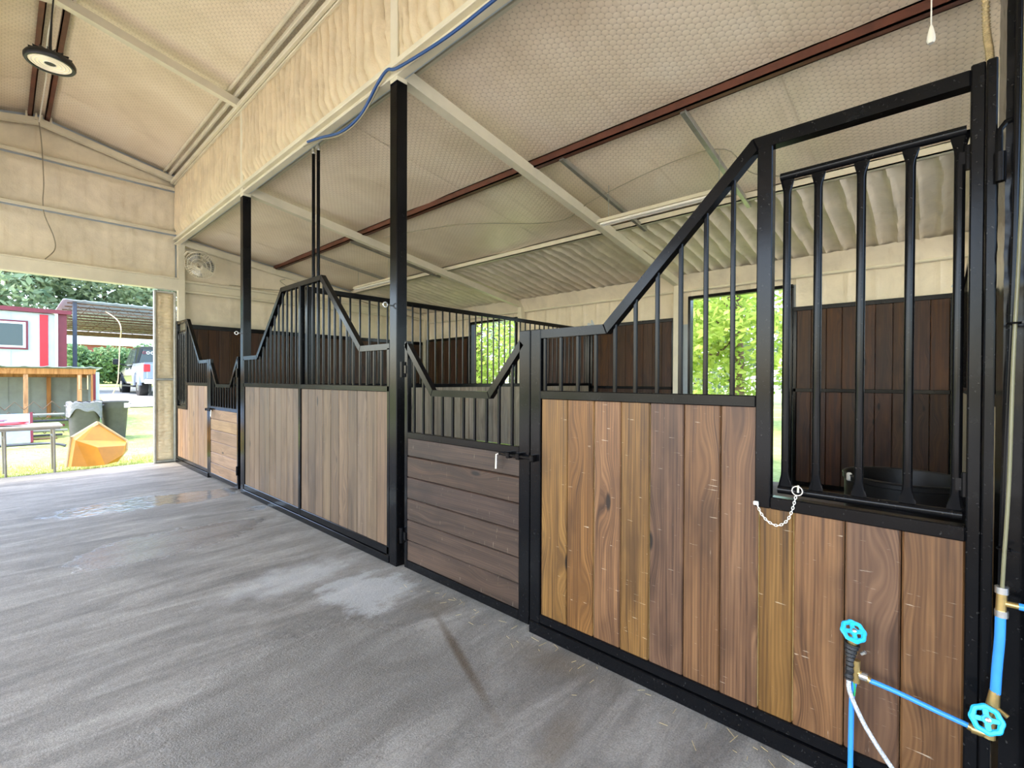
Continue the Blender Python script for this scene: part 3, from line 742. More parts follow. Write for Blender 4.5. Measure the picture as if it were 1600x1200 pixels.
def mid_panel():
    t = thing('stall_front_panel', 'wide peaked stall front panel of pale boards between the two gates', 'stall panel', (DX + .025, M, 0), 'barred stall front panels')
    B = lambda y0, y1, z0, z1, nm, x0=DX, x1=XB: MB().box(x0, x1, y0, y1, z0, z1, .004).build(nm, BLACK, t)
    top = [(3.292, 1.795), (M - 1.235, 1.795), (M - .49, 2.53), (M + .49, 2.53), (M + 1.235, 1.795), (6.678, 1.795)]
    path_rail(top, .05, DX, XB, t, ['top_rail', 'sloped_rail', 'top_rail', 'sloped_rail', 'top_rail'])
    B(M - .025, M + .025, 0.02, 2.49, 'centre_stile', DX - .002)
    for a, b in ((3.295, M - .025), (M + .025, 6.675)):
        B(a, b, 1.40, 1.45, 'mid_rail'); B(a, b, .07, .135, 'bottom_rail')
    B(3.292, 3.33, .02, 1.76, 'stile'); B(6.64, 6.678, .02, 1.76, 'stile'); B(3.29, 6.68, .005, .065, 'base_channel', DX - .008, XB + .01)
    y = M - .025 - .1165
    ys_ = []
    while y > 3.36: ys_ += [y, 2 * M - y]; y -= .1165
    for y in sorted(ys_):
        z1 = path_z(top, y) - .045
        inst('bar', bar_me(.019, z1 - 1.445, BLACK), t, (DX + .027, y, 1.445))
    vplanks(t, DX + .042, frange(3.33, M - .02, .158), .13, 1.405, W_MID)
    vplanks(t, DX + .042, frange(M + .02, 6.64, .158), .13, 1.405, W_MID)
    return t
mid_panel()

# ------------------------------------------------------------------ dividers and linings
def divider(y, label, grille=True):
    t = thing('stall_divider', label, 'divider', ((2.2 + WX) / 2, y, 0), 'stall dividers')
    xa, xb = (2.2 if y > 0 else 2.42), WX - .06
    B = lambda x0, x1, z0, z1, nm: MB().box(x0, x1, y - .025, y + .025, z0, z1, .004).build(nm, BLACK, t)
    B(xa, xa + .06, 0, 2.49, 'post'); B(xb - .06, xb, 0, 2.49, 'post')
    B(xa + .06, xb - .06, 2.435, 2.49, 'top_rail'); B(xa + .06, xb - .06, 1.40, 1.45, 'mid_rail'); B(xa + .06, xb - .06, .03, .08, 'bottom_rail')
    x = xa + .14
    while x < xb - .1:
        inst('bar', bar_me(.019, 1.0, BLACK), t, (x, y, 1.44)); x += .1228
    xplanks(t, y + .017, frange(xa + .06, xb - .06, .165), .075, 1.405, W_DIV, .034)
    return t
divider(M, 'stall divider of grey-tan boards topped with a tall row of black bars')
divider(-.19, 'stall divider of boards and bars behind the near feed opening')
def lining_x(y, x0, x1, label):
    t = thing('kick_board_panel', label, 'wall panel', ((x0 + x1) / 2, y, 0), 'dark board wall panels inside the stalls')
    B = lambda a, b, z0, z1, nm: MB().box(a, b, y - .03, y + .02, z0, z1, .004).build(nm, BLACK, t)
    B(x0, x1, 2.415, 2.495, 'top_rail'); B(x0, x1, 1.36, 1.41, 'mid_rail'); B(x0, x1, .02, .08, 'bottom_rail')
    for z0, z1 in ((.08, 1.36), (1.41, 2.415)): xplanks(t, y + .015, frange(x0, x1, .175), z0, z1, W_IN)
lining_x(10.13, 2.29, WX - .2, 'dark brown board panel along the end wall of the far stall')
def lining_y(y0, y1, label):
    t = thing('kick_board_panel', label, 'wall panel', (WX - .06, (y0 + y1) / 2, 0), 'dark board wall panels inside the stalls')
    B = lambda a, b, z0, z1, nm: MB().box(WX - .1, WX - .05, a, b, z0, z1, .004).build(nm, BLACK, t)
    B(y0, y1, 2.5, 2.56, 'top_rail'); B(y0, y1, 1.35, 1.4, 'mid_rail'); B(y0, y1, .02, .08, 'bottom_rail')
    B(y0, y0 + .04, .08, 2.5, 'stile'); B(y1 - .04, y1, .08, 2.5, 'stile')
    for z0, z1 in ((.08, 1.35), (1.4, 2.5)): vplanks(t, WX - .055, frange(y0 + .04, y1 - .04, .175), z0, z1, W_IN)
lining_y(-.14, D1[0] - .04, 'dark brown board panel right of the near stall doorway')
lining_y(D1[1] + .24, M - .04, 'dark brown board panel left of the near stall doorway')
lining_y(M + .04, D2[0] - .04, 'dark brown board panel right of the far stall doorway')
lining_y(D2[1] + .04, 10.08, 'dark brown board panel left of the far stall doorway')

# ------------------------------------------------------------------ fittings
def high_bay(x, y, z, label):
    t = thing('high_bay_lamp', label, 'lamp', (x, y, z), 'high bay lamps along the ridge')
    MB().lathe([(.0, .105), (.05, .1), (.06, .06), (.1, .055), (.165, .04), (.176, .02), (.176, -.005), (.168, -.018), (.15, -.018), (.148, -.006), (0, -.006)], (x, y, z), 36, cap=False).build('housing', RUBBER, t, smooth=True)
    MB().lathe([(.0, .0), (.038, 0), (.04, -.009), (.145, -.009), (.145, -.003), (0, -.003)], (x, y, z), 36, cap=False).build('lens', LENS, t, smooth=True)
    for r in (.042, .075, .1, .125): MB().torus((x, y, z - .01), r, .0025, 'z', 36, 6).build('lens_ring', WHITEP, t, smooth=True)
    fins = MB()
    for i in range(18):
        a = 2 * math.pi * i / 18; fins.bar((x + .06 * math.cos(a), y + .06 * math.sin(a), z + .075), (x + .15 * math.cos(a), y + .15 * math.sin(a), z + .055), .005, .03, (0, 0, 1), .001)
    fins.build('cooling_fins', RUBBER, t)
    MB().tube([(x, y, z + .1), (x, y, z + .16), (x + .01, y, z + .4), (x + .03, y, z + .7), (RX, y, zm(RX) + .1)], [.016, .012, .007, .007, .007], 8).build('cable', RUBBER, t, smooth=True)
high_bay(.318, 6.0, 4.37, 'round black high bay lamp hanging below the ridge')
high_bay(.318, 2.2, 4.37, 'added unseen high bay lamp above the near aisle')  # this and the next are unseen, added for aisle light; lenses glow faintly
high_bay(.318, -1.6, 4.37, 'added unseen high bay lamp behind the viewpoint')

def strip_light(x, y0, y1, label):
    z = 3.3
    t = thing('strip_light', label, 'lamp', (x, (y0 + y1) / 2, z), 'strip lights over the stalls')
    MB().prism([(x - .06, z), (x + .06, z), (x + .035, z + .045), (x - .035, z + .045)], 'y', y0, y1).build('housing', CREAM, t)
    for dx in (-.028, .028): MB().tube([(x + dx, y0 + .03, z - .013), (x + dx, y1 - .03, z - .013)], .013, 8).build('tube', WHITEP, t, smooth=True)
    for y in (y0 + .12, y1 - .12): MB().tube([(x, y, z + .04), (x, y, zr(x) + .2)], .0035, 5).build('hanger', GALV, t)
strip_light(4.66, 1.45, 2.9, 'cream strip light hanging over the near stall')
strip_light(4.78, 7.3, 8.6, 'cream strip light hanging over the far stall')

def tubing(name, pts, r, mat, label, cat, n=8, group=None):
    o = MB().tube(pts, r, n).build(name, mat, None, smooth=True); tag(o, label, cat, group); return o
def smoothp(pts, k=6):
    P = [Vector(p) for p in pts]; out = []
    for i in range(len(P) - 1):
        p0 = P[max(i - 1, 0)]; p1 = P[i]; p2 = P[i + 1]; p3 = P[min(i + 2, len(P) - 1)]
        for j in range(k):
            t = j / k; out.append(.5 * ((2 * p1) + (p2 - p0) * t + (2 * p0 - 5 * p1 + 4 * p2 - p3) * t * t + (3 * p1 - p0 - 3 * p2 + p3) * t ** 3))
    out.append(P[-1]); return out
tubing('blue_hose', smoothp([(2.085, .6, 3.9), (2.085, 1.3, 3.885), (2.08, 2.04, 3.865), (2.08, 2.53, 3.86), (2.08, 3.1, 3.91), (2.07, 3.24, 3.945), (2.09, 3.43, 3.91), (2.12, 3.73, 3.8), (2.12, 4.07, 3.775), (2.11, 4.45, 3.85), (2.1, 4.72, 3.895)]), .012, CABLE_B, 'blue hose sagging along the header above the stalls', 'hose')
tubing('grey_cable', smoothp([(2.11, 3.42, 3.905), (2.13, 3.75, 3.78), (2.13, 4.1, 3.76), (2.12, 4.55, 3.86), (2.11, 4.83, 3.89)]), .007, CABLE_G, 'thin grey cable beside the blue hose', 'cable')
for k, y in enumerate((4.73, 4.84)):
    t = thing('drop_pipe', ['nearer of two slim black pipes dropping behind the peaked panel', 'farther of two slim black pipes dropping behind the peaked panel'][k], 'pipe', (DX + .085, y, 0), 'black drop pipes')
    MB().tube([(DX + .085, y, 0), (DX + .085, y, 3.88)], .017, 10).build('pipe', BLACK, t, smooth=True)
    MB().lathe([(.02, -.02), (.024, 0), (.02, .03), (.012, .05)], (DX + .085, y, 3.87), 10).build('fitting', STEEL, t, smooth=True)
tubing('ceiling_wire', smoothp([(RX + .0, 10.04, zm(RX) - .005), (RX + .03, 10.08, 5.0), (RX + .05, 10.12, 4.5), (RX + .04, 10.12, 4.2), (RX + .06, 10.15, 4.0), (RX + .16, 10.17, 3.7), (RX + .17, 10.15, 3.5), (RX + .06, 10.09, 3.32)]), .007, CABLE_G, 'loose grey cable hanging down the foam end wall', 'cable')
tubing('ridge_wire', smoothp([(RX + .0, 6.05, zm(RX) + .12), (RX - .01, 7, zm(RX) + .1), (RX - .03, 7.6, zm(RX) + .02), (RX + .01, 8.6, zm(RX) + .08), (RX, 10.03, zm(RX) + .0)]), .008, WHITEP, 'white cable clipped under the ridge beam', 'cable')
tubing('roof_wire', smoothp([(5.5, .9, zr(5.5) + .14), (5.0, 1.35, zr(5.0) + .05), (4.6, 1.5, zr(4.6) + .13), (4.55, 2.0, zr(4.5) + .13), (4.7, 3.0, zr(4.7) + .09), (5.0, 3.8, zr(5) + .13), (4.4, 5.0, zr(4.4) + .12), (4.1, 6.5, zr(4.1) + .13)]), .005, CABLE_G, 'loose grey wire looping under the lean-to roof near the strip light', 'cable')
tubing('end_wire', smoothp([(4.05, 10.17, 3.6), (3.95, 10.17, 3.55), (4.1, 10.16, 3.42), (3.8, 10.15, 3.34), (3.0, 10.15, 3.32)]), .006, CABLE_G, 'grey wire looping on the end wall above the far stall', 'cable')
t = thing('pull_cord', 'white pull cord with a teardrop knob', 'pull cord', (2.5, .033, 2.845))
MB().tube([(2.5, .033, 2.9), (2.5, .033, zr(2.5) + .2)], .0028, 6).build('cord', WHITEP, t)
MB().lathe([(.002, .075), (.006, .065), (.013, .03), (.0145, .012), (.01, .001), (0, 0)], (2.5, .033, 2.845), 14, cap=False).build('knob', WHITEP, t, smooth=True)
rp = MB(); pts = smoothp([(2.24, -.122, 2.5), (2.24, -.118, 2.6), (2.25, -.108, 2.75), (2.25, -.106, 3.2), (2.25, -.1, 4.02)], 10); rp.tube(pts, .008, 8)
for p in smoothp([(2.24, -.122, 2.5), (2.24, -.118, 2.6), (2.25, -.108, 2.75), (2.25, -.106, 3.2), (2.25, -.1, 4.02)], 22): rp.torus(tuple(p), .0085, .0035, 'z', 8, 4)
tag(rp.build('beaded_cord', ROPE, None, smooth=True), 'beige beaded cord hanging behind the right end post', 'cord')

# wall fan on the end wall
def fan():
    c = Vector((2.41, 9.72, 3.52)); t = thing('wall_fan', 'dusty cream cage fan bracketed high on the end wall', 'fan', (2.5, 10.16, 3.7))
    ax = Vector((-.45, -.8, -.38)).normalized(); q = ax.to_track_quat('Z', 'Y'); T = lambda p: c + q @ Vector(p)
    m = MB().tube([(2.25, 10.2, 3.72), (2.27, 9.95, 3.78), (2.5, 9.9, 3.77), T((0, 0, -.16))], .018, 8); m.build('bracket', CREAM, t, smooth=True)
    m = MB(); base = MB().lathe([(0, -.26), (.06, -.255), (.075, -.22), (.075, -.1), (.05, -.07), (0, -.07)], (0, 0, 0), 20, cap=False); m.add([T(v) for v in base.v], base.f); m.build('motor', CREAM, t, smooth=True)
    for k in range(3):
        a0 = 2 * math.pi * k / 3; m = MB()
        m.grid(8, 5, lambda u, v: T(((.04 + .17 * u) * math.cos(a0 + (v - .5) * 1.2), (.04 + .17 * u) * math.sin(a0 + (v - .5) * 1.2), (v - .5) * .06)))
        b = m.build('blade', GALV, t, smooth=True); b.modifiers.new('s', 'SOLIDIFY').thickness = .003
    m = MB()
    for z, R in ((.08, .06), (.075, .12), (.055, .18), (.0, .235), (-.055, .18), (-.075, .12)):
        r_ = MB().torus((0, 0, 0), R, .005, 'z', 32, 5); m.add([T(v + Vector((0, 0, z))) for v in r_.v], r_.f)
    for i in range(54):
        a = 2 * math.pi * i / 36
        m.tube([T((r * math.cos(a), r * math.sin(a), z)) for r, z in ((.03, .083), (.12, .075), (.18, .055), (.235, 0), (.18, -.055), (.08, -.08))], .0042, 4)
    m.build('cage', CREAM, t, smooth=True)
fan()

# water line ------------------------------------------------------------------
def ring_handle(c, axis_n, R, parent):
    q = Vector(axis_n).normalized().to_track_quat('Z', 'Y'); c = Vector(c); T = lambda p: c + q @ Vector(p)
    m = MB(); n = 40; vs = []; mm = 6
    for i in range(n):
        th = 2 * math.pi * i / n; R2 = R + .0016 * math.cos(8 * th)
        for j in range(mm):
            p = 2 * math.pi * j / mm; vs.append(T(((R2 + .008 * math.cos(p)) * math.cos(th), (R2 + .008 * math.cos(p)) * math.sin(th), .006 * math.sin(p))))
    m.add(vs, [(i * mm + j, ((i + 1) % n) * mm + j, ((i + 1) % n) * mm + (j + 1) % mm, i * mm + (j + 1) % mm) for i in range(n) for j in range(mm)])
    for k in range(4):
        a = 2 * math.pi * k / 4; m.bar(T((.005 * math.cos(a), .005 * math.sin(a), 0)), T((R * math.cos(a), R * math.sin(a), 0)), .014, .006, tuple(q @ Vector((0, 0, 1))), .001)
    m.add([T(v) for v in MB().lathe([(.013, -.006), (.013, .006)], (0, 0, 0), 12).v], MB().lathe([(.013, -.006), (.013, .006)], (0, 0, 0), 12).f)
    h = m.build('handle', CYAN, parent, smooth=True)
    s_ = MB().lathe([(.007, .004), (.007, .012), (.004, .014)], (0, 0, 0), 8); m2 = MB(); m2.add([T(v) for v in s_.v], s_.f); m2.build('screw', STEEL, h, smooth=True)
PX = 2.07
t = thing('water_tap', 'brass tap with a blue wheel handle and black-taped hose joint on the boards', 'tap', (PX, .22, .44))
ring_handle((PX - .012, .217, .605), (-.72, -.35, .75), .032, t)
MB().tube([(PX - .004, .219, .592), (PX + .006, .222, .555), (PX + .008, .224, .52)], [.007, .016, .02], 10).build('valve_body', BRASS, t, smooth=True)
MB().tube([(PX + .005, .222, .55), (PX + .06, .222, .55)], .012, 8).build('wall_stub', BRASS, t, smooth=True)
m = MB(); prev = None
pp = smoothp([(PX, .222, .555), (PX - .002, .226, .52), (PX - .004, .227, .48), (PX - .004, .229, .425)], 8)
m.tube(pp, [.024 - .010 * min(1, i / 12) + .002 * math.sin(i * 2.1) for i in range(len(pp))], 12); m.build('tape_wrap', TAPE, t, smooth=True)
MB().tube([(PX, .195, .528), (PX - .004, .183, .54)], .006, 8).build('bleed_screw', STEEL, t, smooth=True)
t = thing('water_pipe', 'blue pipe slanting from the tap to the valve on the post', 'pipe', (PX, .05, .42))
MB().tube(smoothp([(PX, .18, .444), (PX, .10, .436), (PX, -.0, .42), (PX, -.085, .408)], 5), .0085, 12).build('pipe', BLUE, t, smooth=True)
m = MB().tube([(PX, .209, .50), (PX, .209, .42)], .0125, 10); m.tube([(PX, .205, .457), (PX, .17, .442)], .012, 10); m.build('brass_tee', BRASS, t, smooth=True)
MB().lathe([(.0145, -.012), (.0145, .012)], (PX, .188, .45), 10, 'y').build('collar', STEEL, t, smooth=True)
m = MB().tube([(PX, -.078, .408), (PX, -.105, .402), (PX, -.125, .405)], [.011, .013, .013], 10); m.lathe([(.014, -.012), (.014, .012)], (PX, -.098, .404), 10, 'y'); m.build('elbow_fitting', BRASS, t, smooth=True)
t = thing('water_pipe', 'blue upright pipe below the tap by the base rail', 'pipe', (PX, .222, 0))
MB().tube(smoothp([(PX + .006, .212, .43), (PX + .004, .221, .36), (PX, .223, .2), (PX, .224, .0)], 5), .0085, 12).build('pipe', BLUE, t, smooth=True)
t = thing('shutoff_valve', 'brass valve with a blue wheel handle on the right end post', 'valve', (PX, -.128, .41))
MB().tube([(PX, -.125, .395), (PX, -.127, .44), (PX, -.132, .49), (PX, -.137, .545)], [.016, .014, .017, .013], 10).build('valve_body', BRASS, t, smooth=True)
ring_handle((PX - .04, -.118, .468), (-.86, -.25, .42), .034, t)
MB().tube([(PX - .004, -.13, .482), (PX - .036, -.12, .47)], .007, 8).build('stem', BRASS, t, smooth=True)
MB().tube([(PX, -.14, .495), (PX - .01, -.165, .482)], .007, 8).build('bleed_screw', BRASS, t, smooth=True)
t = thing('water_pipe', 'short upright blue pipe above the valve on the right end post', 'pipe', (PX, -.143, .54))
MB().tube(smoothp([(PX, -.138, .54), (PX, -.141, .62), (PX, -.146, .71), (PX, -.147, .785)], 5), .0125, 12).build('pipe', BLUE, t, smooth=True)
m = MB().tube([(PX, -.147, .78), (PX, -.15, .87)], .0125, 10); m.tube([(PX, -.149, .823), (PX, -.19, .823)], .0095, 10); m.build('brass_tee', BRASS, t, smooth=True)
for z in (.79, .862): MB().lathe([(.016, -.01), (.016, .01)], (PX, -.149, z), 12).build('collar', STEEL, t, smooth=True)
MB().tube([(PX, -.185, .823), (PX, -.36, .822)], .0105, 10).build('branch_pipe', BLUE, t, smooth=True)
SUP = tubing('supply_tube', smoothp([(PX, -.15, .865), (PX, -.153, .96), (PX + .005, -.162, 1.2), (PX + .01, -.168, 1.57), (PX + .02, -.178, 1.9), (PX + .03, -.185, 2.3), (PX + .03, -.19, 3.9)]), .005, OLIVE, 'slim olive supply tube running up the black column', 'pipe')
tubing('black_conduit', smoothp([(PX + .03, -.146, .55), (PX + .035, -.153, 1.2), (PX + .035, -.165, 1.7), (PX + .04, -.172, 2.3), (PX + .04, -.178, 3.9)]), .0075, BLACK, 'thin black conduit on the column beside the supply tube', 'conduit')
for z, y in ((.985, -.155), (1.68, -.171)):
    m = MB().torus((PX + .018, y, z), .016, .003, 'z', 16, 5); m.box(PX - .012, PX - .002, y - .03, y - .012, z - .004, z + .004)
    m.build('cable_tie', BLACK, SUP, smooth=True)
tubing('feed_pipe', [(PX + .01, -.212, 0), (PX + .01, -.212, 3.95)], .014, BLACK, 'black upright pipe at the right picture edge', 'pipe', 12)
tubing('braided_hose', smoothp([(PX - .004, .229, .43), (PX - .01, .228, .39), (PX - .012, .205, .33), (PX - .02, .165, .262), (PX - .03, .1, .18), (PX - .05, .02, .1), (PX - .09, -.08, .02), (PX - .2, -.2, .012)]), .0075, HOSE, 'braided steel hose curling down from the taped tap', 'hose')
tubing('green_wire', smoothp([(PX - .004, .218, .43), (PX - .006, .212, .40), (PX - .004, .214, .37)]), .003, GREENW, 'bit of green wire behind the braided hose', 'wire')

# safety chain at the feed opening
t = thing('safety_chain', 'white chain with a ring hanging at the feed opening corner', 'chain', (DX - .012, .48, .92))
P_ = smoothp([(DX - .012, .553, .995), (DX - .012, .54, .96), (DX - .014, .512, .928), (DX - .015, .476, .917), (DX - .014, .444, .94), (DX - .013, .425, .985), (DX - .012, .412, 1.045)], 8)
dist = 0; last = P_[0]; k = 0
lk = []
acc = 0
for a, b in zip(P_[:-1], P_[1:]):
    L_ = (b - a).length; s0 = acc
    while acc <= s0 + L_ and False: pass
    lk.append((a, b))
tot = sum((b - a).length for a, b in lk); nl = int(tot / .0105)
for i in range(nl):
    d = tot * (i + .5) / nl; run = 0
    for a, b in lk:
        L_ = (b - a).length
        if run + L_ >= d: p = a + (b - a) * ((d - run) / L_); dr = (b - a).normalized(); break
        run += L_
    side = Vector((1, 0, 0)) if i % 2 else dr.cross(Vector((1, 0, 0))).normalized()
    m = MB(); ring = [p + dr * (.0072 * math.cos(q)) + side * (.0042 * math.sin(q)) for q in [2 * math.pi * j / 10 for j in range(11)]]
    m.tube(ring, .0013, 5, cap=False); m.build('link', WHITEP, t, smooth=True)
MB().torus((DX - .014, .407, 1.068), .018, .003, 'x', 20, 6).build('ring', STEEL, t, smooth=True)
MB().tube([(DX - .016, .404, 1.062), (DX - .014, .404, 1.09)], .004, 6).build('snap', STEEL, t)
MB().box(DX - .016, DX - .002, .548, .566, .985, 1.0, .002).build('clip', WHITEP, t)

# water barrel inside the near stall
t = thing('water_barrel', 'black plastic barrel seen through the near feed grille', 'barrel', (3.3, .125, 0))
MB().lathe([(.0, .0), (.22, .0), (.23, .03), (.245, .35), (.257, .36), (.255, .38), (.262, .7), (.272, .71), (.27, .73), (.272, .955), (.28, .96), (.28, .985), (.268, .985), (.258, .95), (.225, .06), (0, .05)], (3.3, .125, 0.0), 40, cap=False).build('barrel', RUBBER, t, smooth=True)
MB().torus((3.3, .125, .985), .276, .007, 'z', 40, 6).build('rim', RUBBER, t, smooth=True)
MB().box(3.135, 3.155, .345, .37, .955, 1.0, .006).build('hook', WHITEP, t)

# straw wisps along the base rail
sm = MB()
for i in range(60):
    y = random.uniform(.2, 2.9); x = DX - .03 - abs(random.gauss(0, .09)); a = random.uniform(0, 6.3); L_ = random.uniform(.015, .06)
    sm.bar((x, y, .004), (x + L_ * math.cos(a), y + L_ * math.sin(a), .006), .0014, .0012, (0, 0, 1), .0002)
o = sm.build('straw', STRAW); o['kind'] = 'stuff'; tag(o, 'straw wisps scattered along the base of the near panel and gate', 'straw')

# ------------------------------------------------------------------ outside, beyond the open door
# tipped yellow wheelbarrow tray
def tray():
    t = thing('wheelbarrow_tray', 'yellow plastic wheelbarrow tray tipped over outside the open door', 'tray', (1.15, 10.95, -.03))
    # rim loop (lies on its edge, mouth turned away) and the flat-bottom loop facing the door
    rim = [(.76, 10.86, .0), (.82, 10.95, .48), (1.19, 11.28, .70), (1.60, 11.22, .33), (1.57, 11.10, .18), (1.42, 10.98, .0)]
    bot = [(.80, 10.72, .02), (.86, 10.79, .45), (.95, 10.83, .44), (1.13, 10.72, .31), (1.22, 10.62, .01), (1.0, 10.66, .005)]
    rv = [Vector(p) for p in rim]; bv = [Vector(p) for p in bot]
    m = MB()
    far = [Vector(p) for p in [(1.54, 11.02, .27), (1.50, 10.92, .12), (1.42, 10.88, .01)]]
    m.add(bv + far + rv, [(0, 1, 2, 3, 4, 5), (2, 3, 6), (3, 4, 8, 7, 6), (0, 9, 10, 1), (1, 10, 11, 2), (2, 11, 12, 6), (6, 12, 13, 7), (7, 13, 14, 8)])
    o = m.build('shell', YELLOW, t); sd = o.modifiers.new('s', 'SOLIDIFY'); sd.thickness = .008
    m = MB()
    for a, b in zip(rv[:-1], rv[1:]): m.tube([a, b], .026, 8)
    m.build('rim', YRIM, t, smooth=True)
    a, b = Vector(bot[1]) + Vector((0, 0, .01)), rv[2]
    m = MB().bar(rv[1] + Vector((.02, -.04, .0)), rv[2] + Vector((.0, -.03, -.01)), .012, .05, (.5, -.4, -.7), .003); m.build('rim_lip', YRIM, t)
tray()

# folding table with things on it
t = thing('folding_table', 'white folding table on grey legs outside the door', 'table', (-.02, 10.85, -.03))
MB().box(-.85, .69, 10.5, 11.2, .71, .745, .01).build('tabletop', TABLEM, t)
MB().box(-.82, .66, 10.54, 11.16, .675, .71).build('apron', TLEG, t)
for x, y in ((.585, 10.56), (.585, 11.13), (.045, 10.56), (.022, 11.13), (-.75, 10.56), (-.75, 11.13)): MB().tube([(x, y, .69), (x + .01, y, -.05)], .017, 8).build('leg', TLEG, t, smooth=True)
for x in (.585, .03, -.75): MB().tube([(x, 10.56, .55), (x, 11.13, .55)], .012, 6).build('leg_brace', TLEG, t, smooth=True)
def crumple(name, x0, x1, y0, y1, z, h, mat, label, cat, seed):
    m = MB()
    def fn(u, v):
        a = u * 2 * math.pi; b = (v - .5) * math.pi; r = math.cos(b)
        n_ = .75 + .5 * noise.noise(Vector((math.cos(a) * 1.6 * r + seed, math.sin(a) * 1.6 * r, v * 3)))
        return ((x0 + x1) / 2 + (x1 - x0) / 2 * r * math.cos(a) * n_, (y0 + y1) / 2 + (y1 - y0) / 2 * r * math.sin(a) * n_, z + h * .5 * (1 + math.sin(b) * n_) if v > .02 else z)
    m.grid(28, 12, fn); tag(m.build(name, mat, None, smooth=True), label, cat)
crumple('folded_tarp', -.5, .44, 10.62, 10.95, .747, .06, PINK, 'bright red folded tarp on the white table', 'tarp', 1)
crumple('saddle_pad', -.45, .12, 10.75, 11.1, .80, .05, MAROON, 'maroon folded pad lying on the red tarp', 'pad', 5)
crumple('saddle_pad', -.5, .0, 10.85, 11.12, .85, .06, RUBBER, 'dark folded pad on top of the pile on the table', 'pad', 9)

# bins
def bin_(cx, cy, w0, w1, h, label, bag):
    t = thing('trash_bin', label, 'bin', (cx, cy, -.05), 'grey trash bins on the lawn')
    def ring(r, z, n=24, p=3.5):
        out = []
        for i in range(n):
            a = 2 * math.pi * i / n; c, s_ = math.cos(a), math.sin(a); k = (abs(c) ** p + abs(s_) ** p) ** (-1 / p); out.append((cx + r * k * c, cy + r * k * s_, z))
        return out
    def loft(m, prof):
        n = 24; vs = []
        for r, z in prof: vs += ring(r, z)
        m.add(vs, [(i * n + j, i * n + (j + 1) % n, (i + 1) * n + (j + 1) % n, (i + 1) * n + j) for i in range(len(prof) - 1) for j in range(n)] + [tuple(range(n - 1, -1, -1))])
    m = MB(); loft(m, [(w0, -.05), (w0 + (w1 - w0) * .8, h * .78), (w1 - .005, h * .8), (w1, h * .97), (w1 + .015, h * .97), (w1 + .015, h), (w1 - .012, h), (w0 - .015, .02)]); m.build('body', BINGREY, t, smooth=True)
    for s_ in (-1, 1): MB().tube(smoothp([(cx + s_ * (w1 + .01), cy - .09, h * .9), (cx + s_ * (w1 + .045), cy - .05, h * .92), (cx + s_ * (w1 + .045), cy + .05, h * .92), (cx + s_ * (w1 + .01), cy + .09, h * .9)], 3), .014, 6).build('grip', BINGREY, t, smooth=True)
    if bag:
        m = MB(); n = 60
        def fn(u, v):
            a = 2 * math.pi * u; c, s_ = math.cos(a), math.sin(a); k = (abs(c) ** 3.5 + abs(s_) ** 3.5) ** (-1 / 3.5)
            drop = .30 + .12 * math.sin(2.2 * a + 1.0) + .05 * math.sin(7 * a)
            r = (w1 + .022 + .012 * noise.noise(Vector((c * 5, s_ * 5, v * 4)))) if v > .15 else w1 - .06 + v * .5
            z = h + .015 + .01 * math.sin(11 * a) - (drop * (v - .15) / .85 if v > .15 else -.0)
            return (cx + r * k * c, cy + r * k * s_, z)
        m.grid(n, 12, fn); m.build('bag_liner', BAG, t, smooth=True)
    else:
        MB().box(cx + w1 * .55, cx + w1 * .98, cy - w1 - .022, cy - w1 - .004, h * .82, h * .95).build('sticker', WHITEP, t)
bin_(1.38, 15.35, .25, .30, .92, 'grey trash bin with a loose silvery bag liner', True)
bin_(1.99, 15.7, .21, .275, .92, 'grey trash bin with a white sticker, right of the lined one', False)
tubing('bin_handle_rod', [(1.5, 15.9, .86), (1.62, 15.9, .93), (1.75, 15.9, .93), (1.85, 15.9, .86)], .02, BINGREY, 'grey handle standing behind the two bins', 'handle')

# pile of steel trusses, pipes and panels in front of the rack shed
def truss(x0, x1, y, z, h, label):
    t = thing('steel_truss', label, 'truss', ((x0 + x1) / 2, y, z), 'rusty trusses stacked by the rack')
    for zz in (z, z + h): MB().bar((x0, y, zz), (x1, y, zz), .03).build('chord', RUST, t)
    n = int((x1 - x0) / (h * 1.6)); m = MB()
    for i in range(n):
        a = x0 + (x1 - x0) * i / n; b = x0 + (x1 - x0) * (i + 1) / n; m.tube([(a, y, z), ((a + b) / 2, y, z + h), (b, y, z)], .009, 5)
    m.build('web_bars', RUST, t)
truss(-4.5, 1.05, 16.6, .72, .2, 'topmost rusty truss of the stack by the rack'); truss(-4.5, 1.15, 16.75, .42, .24, 'second rusty truss from the top of the stack'); truss(-4.2, 1.1, 16.5, .12, .22, 'rusty truss low in the stack behind the table')
for k, (y, z, x1, mt, nm) in enumerate(((16.35, .30, 1.1, MAROON, 'maroon'), (16.3, .18, 1.15, GMETAL, 'pale grey'), (16.2, .08, 1.05, DPOST, 'dark grey'), (16.1, .0, .95, RUST, 'rust brown'), (16.45, .42, 1.2, DPOST, 'charcoal'), (16.4, .58, 1.1, GMETAL, 'light grey'))):
    o = MB().bar((-4.3, y, z + .02), (x1, y, z + .02), .07, .05, (0, 0, 1), .01).build('steel_tube', mt, None); tag(o, nm + ' steel tube in the stack behind the table', 'tube', 'steel tubes stacked on the lawn')
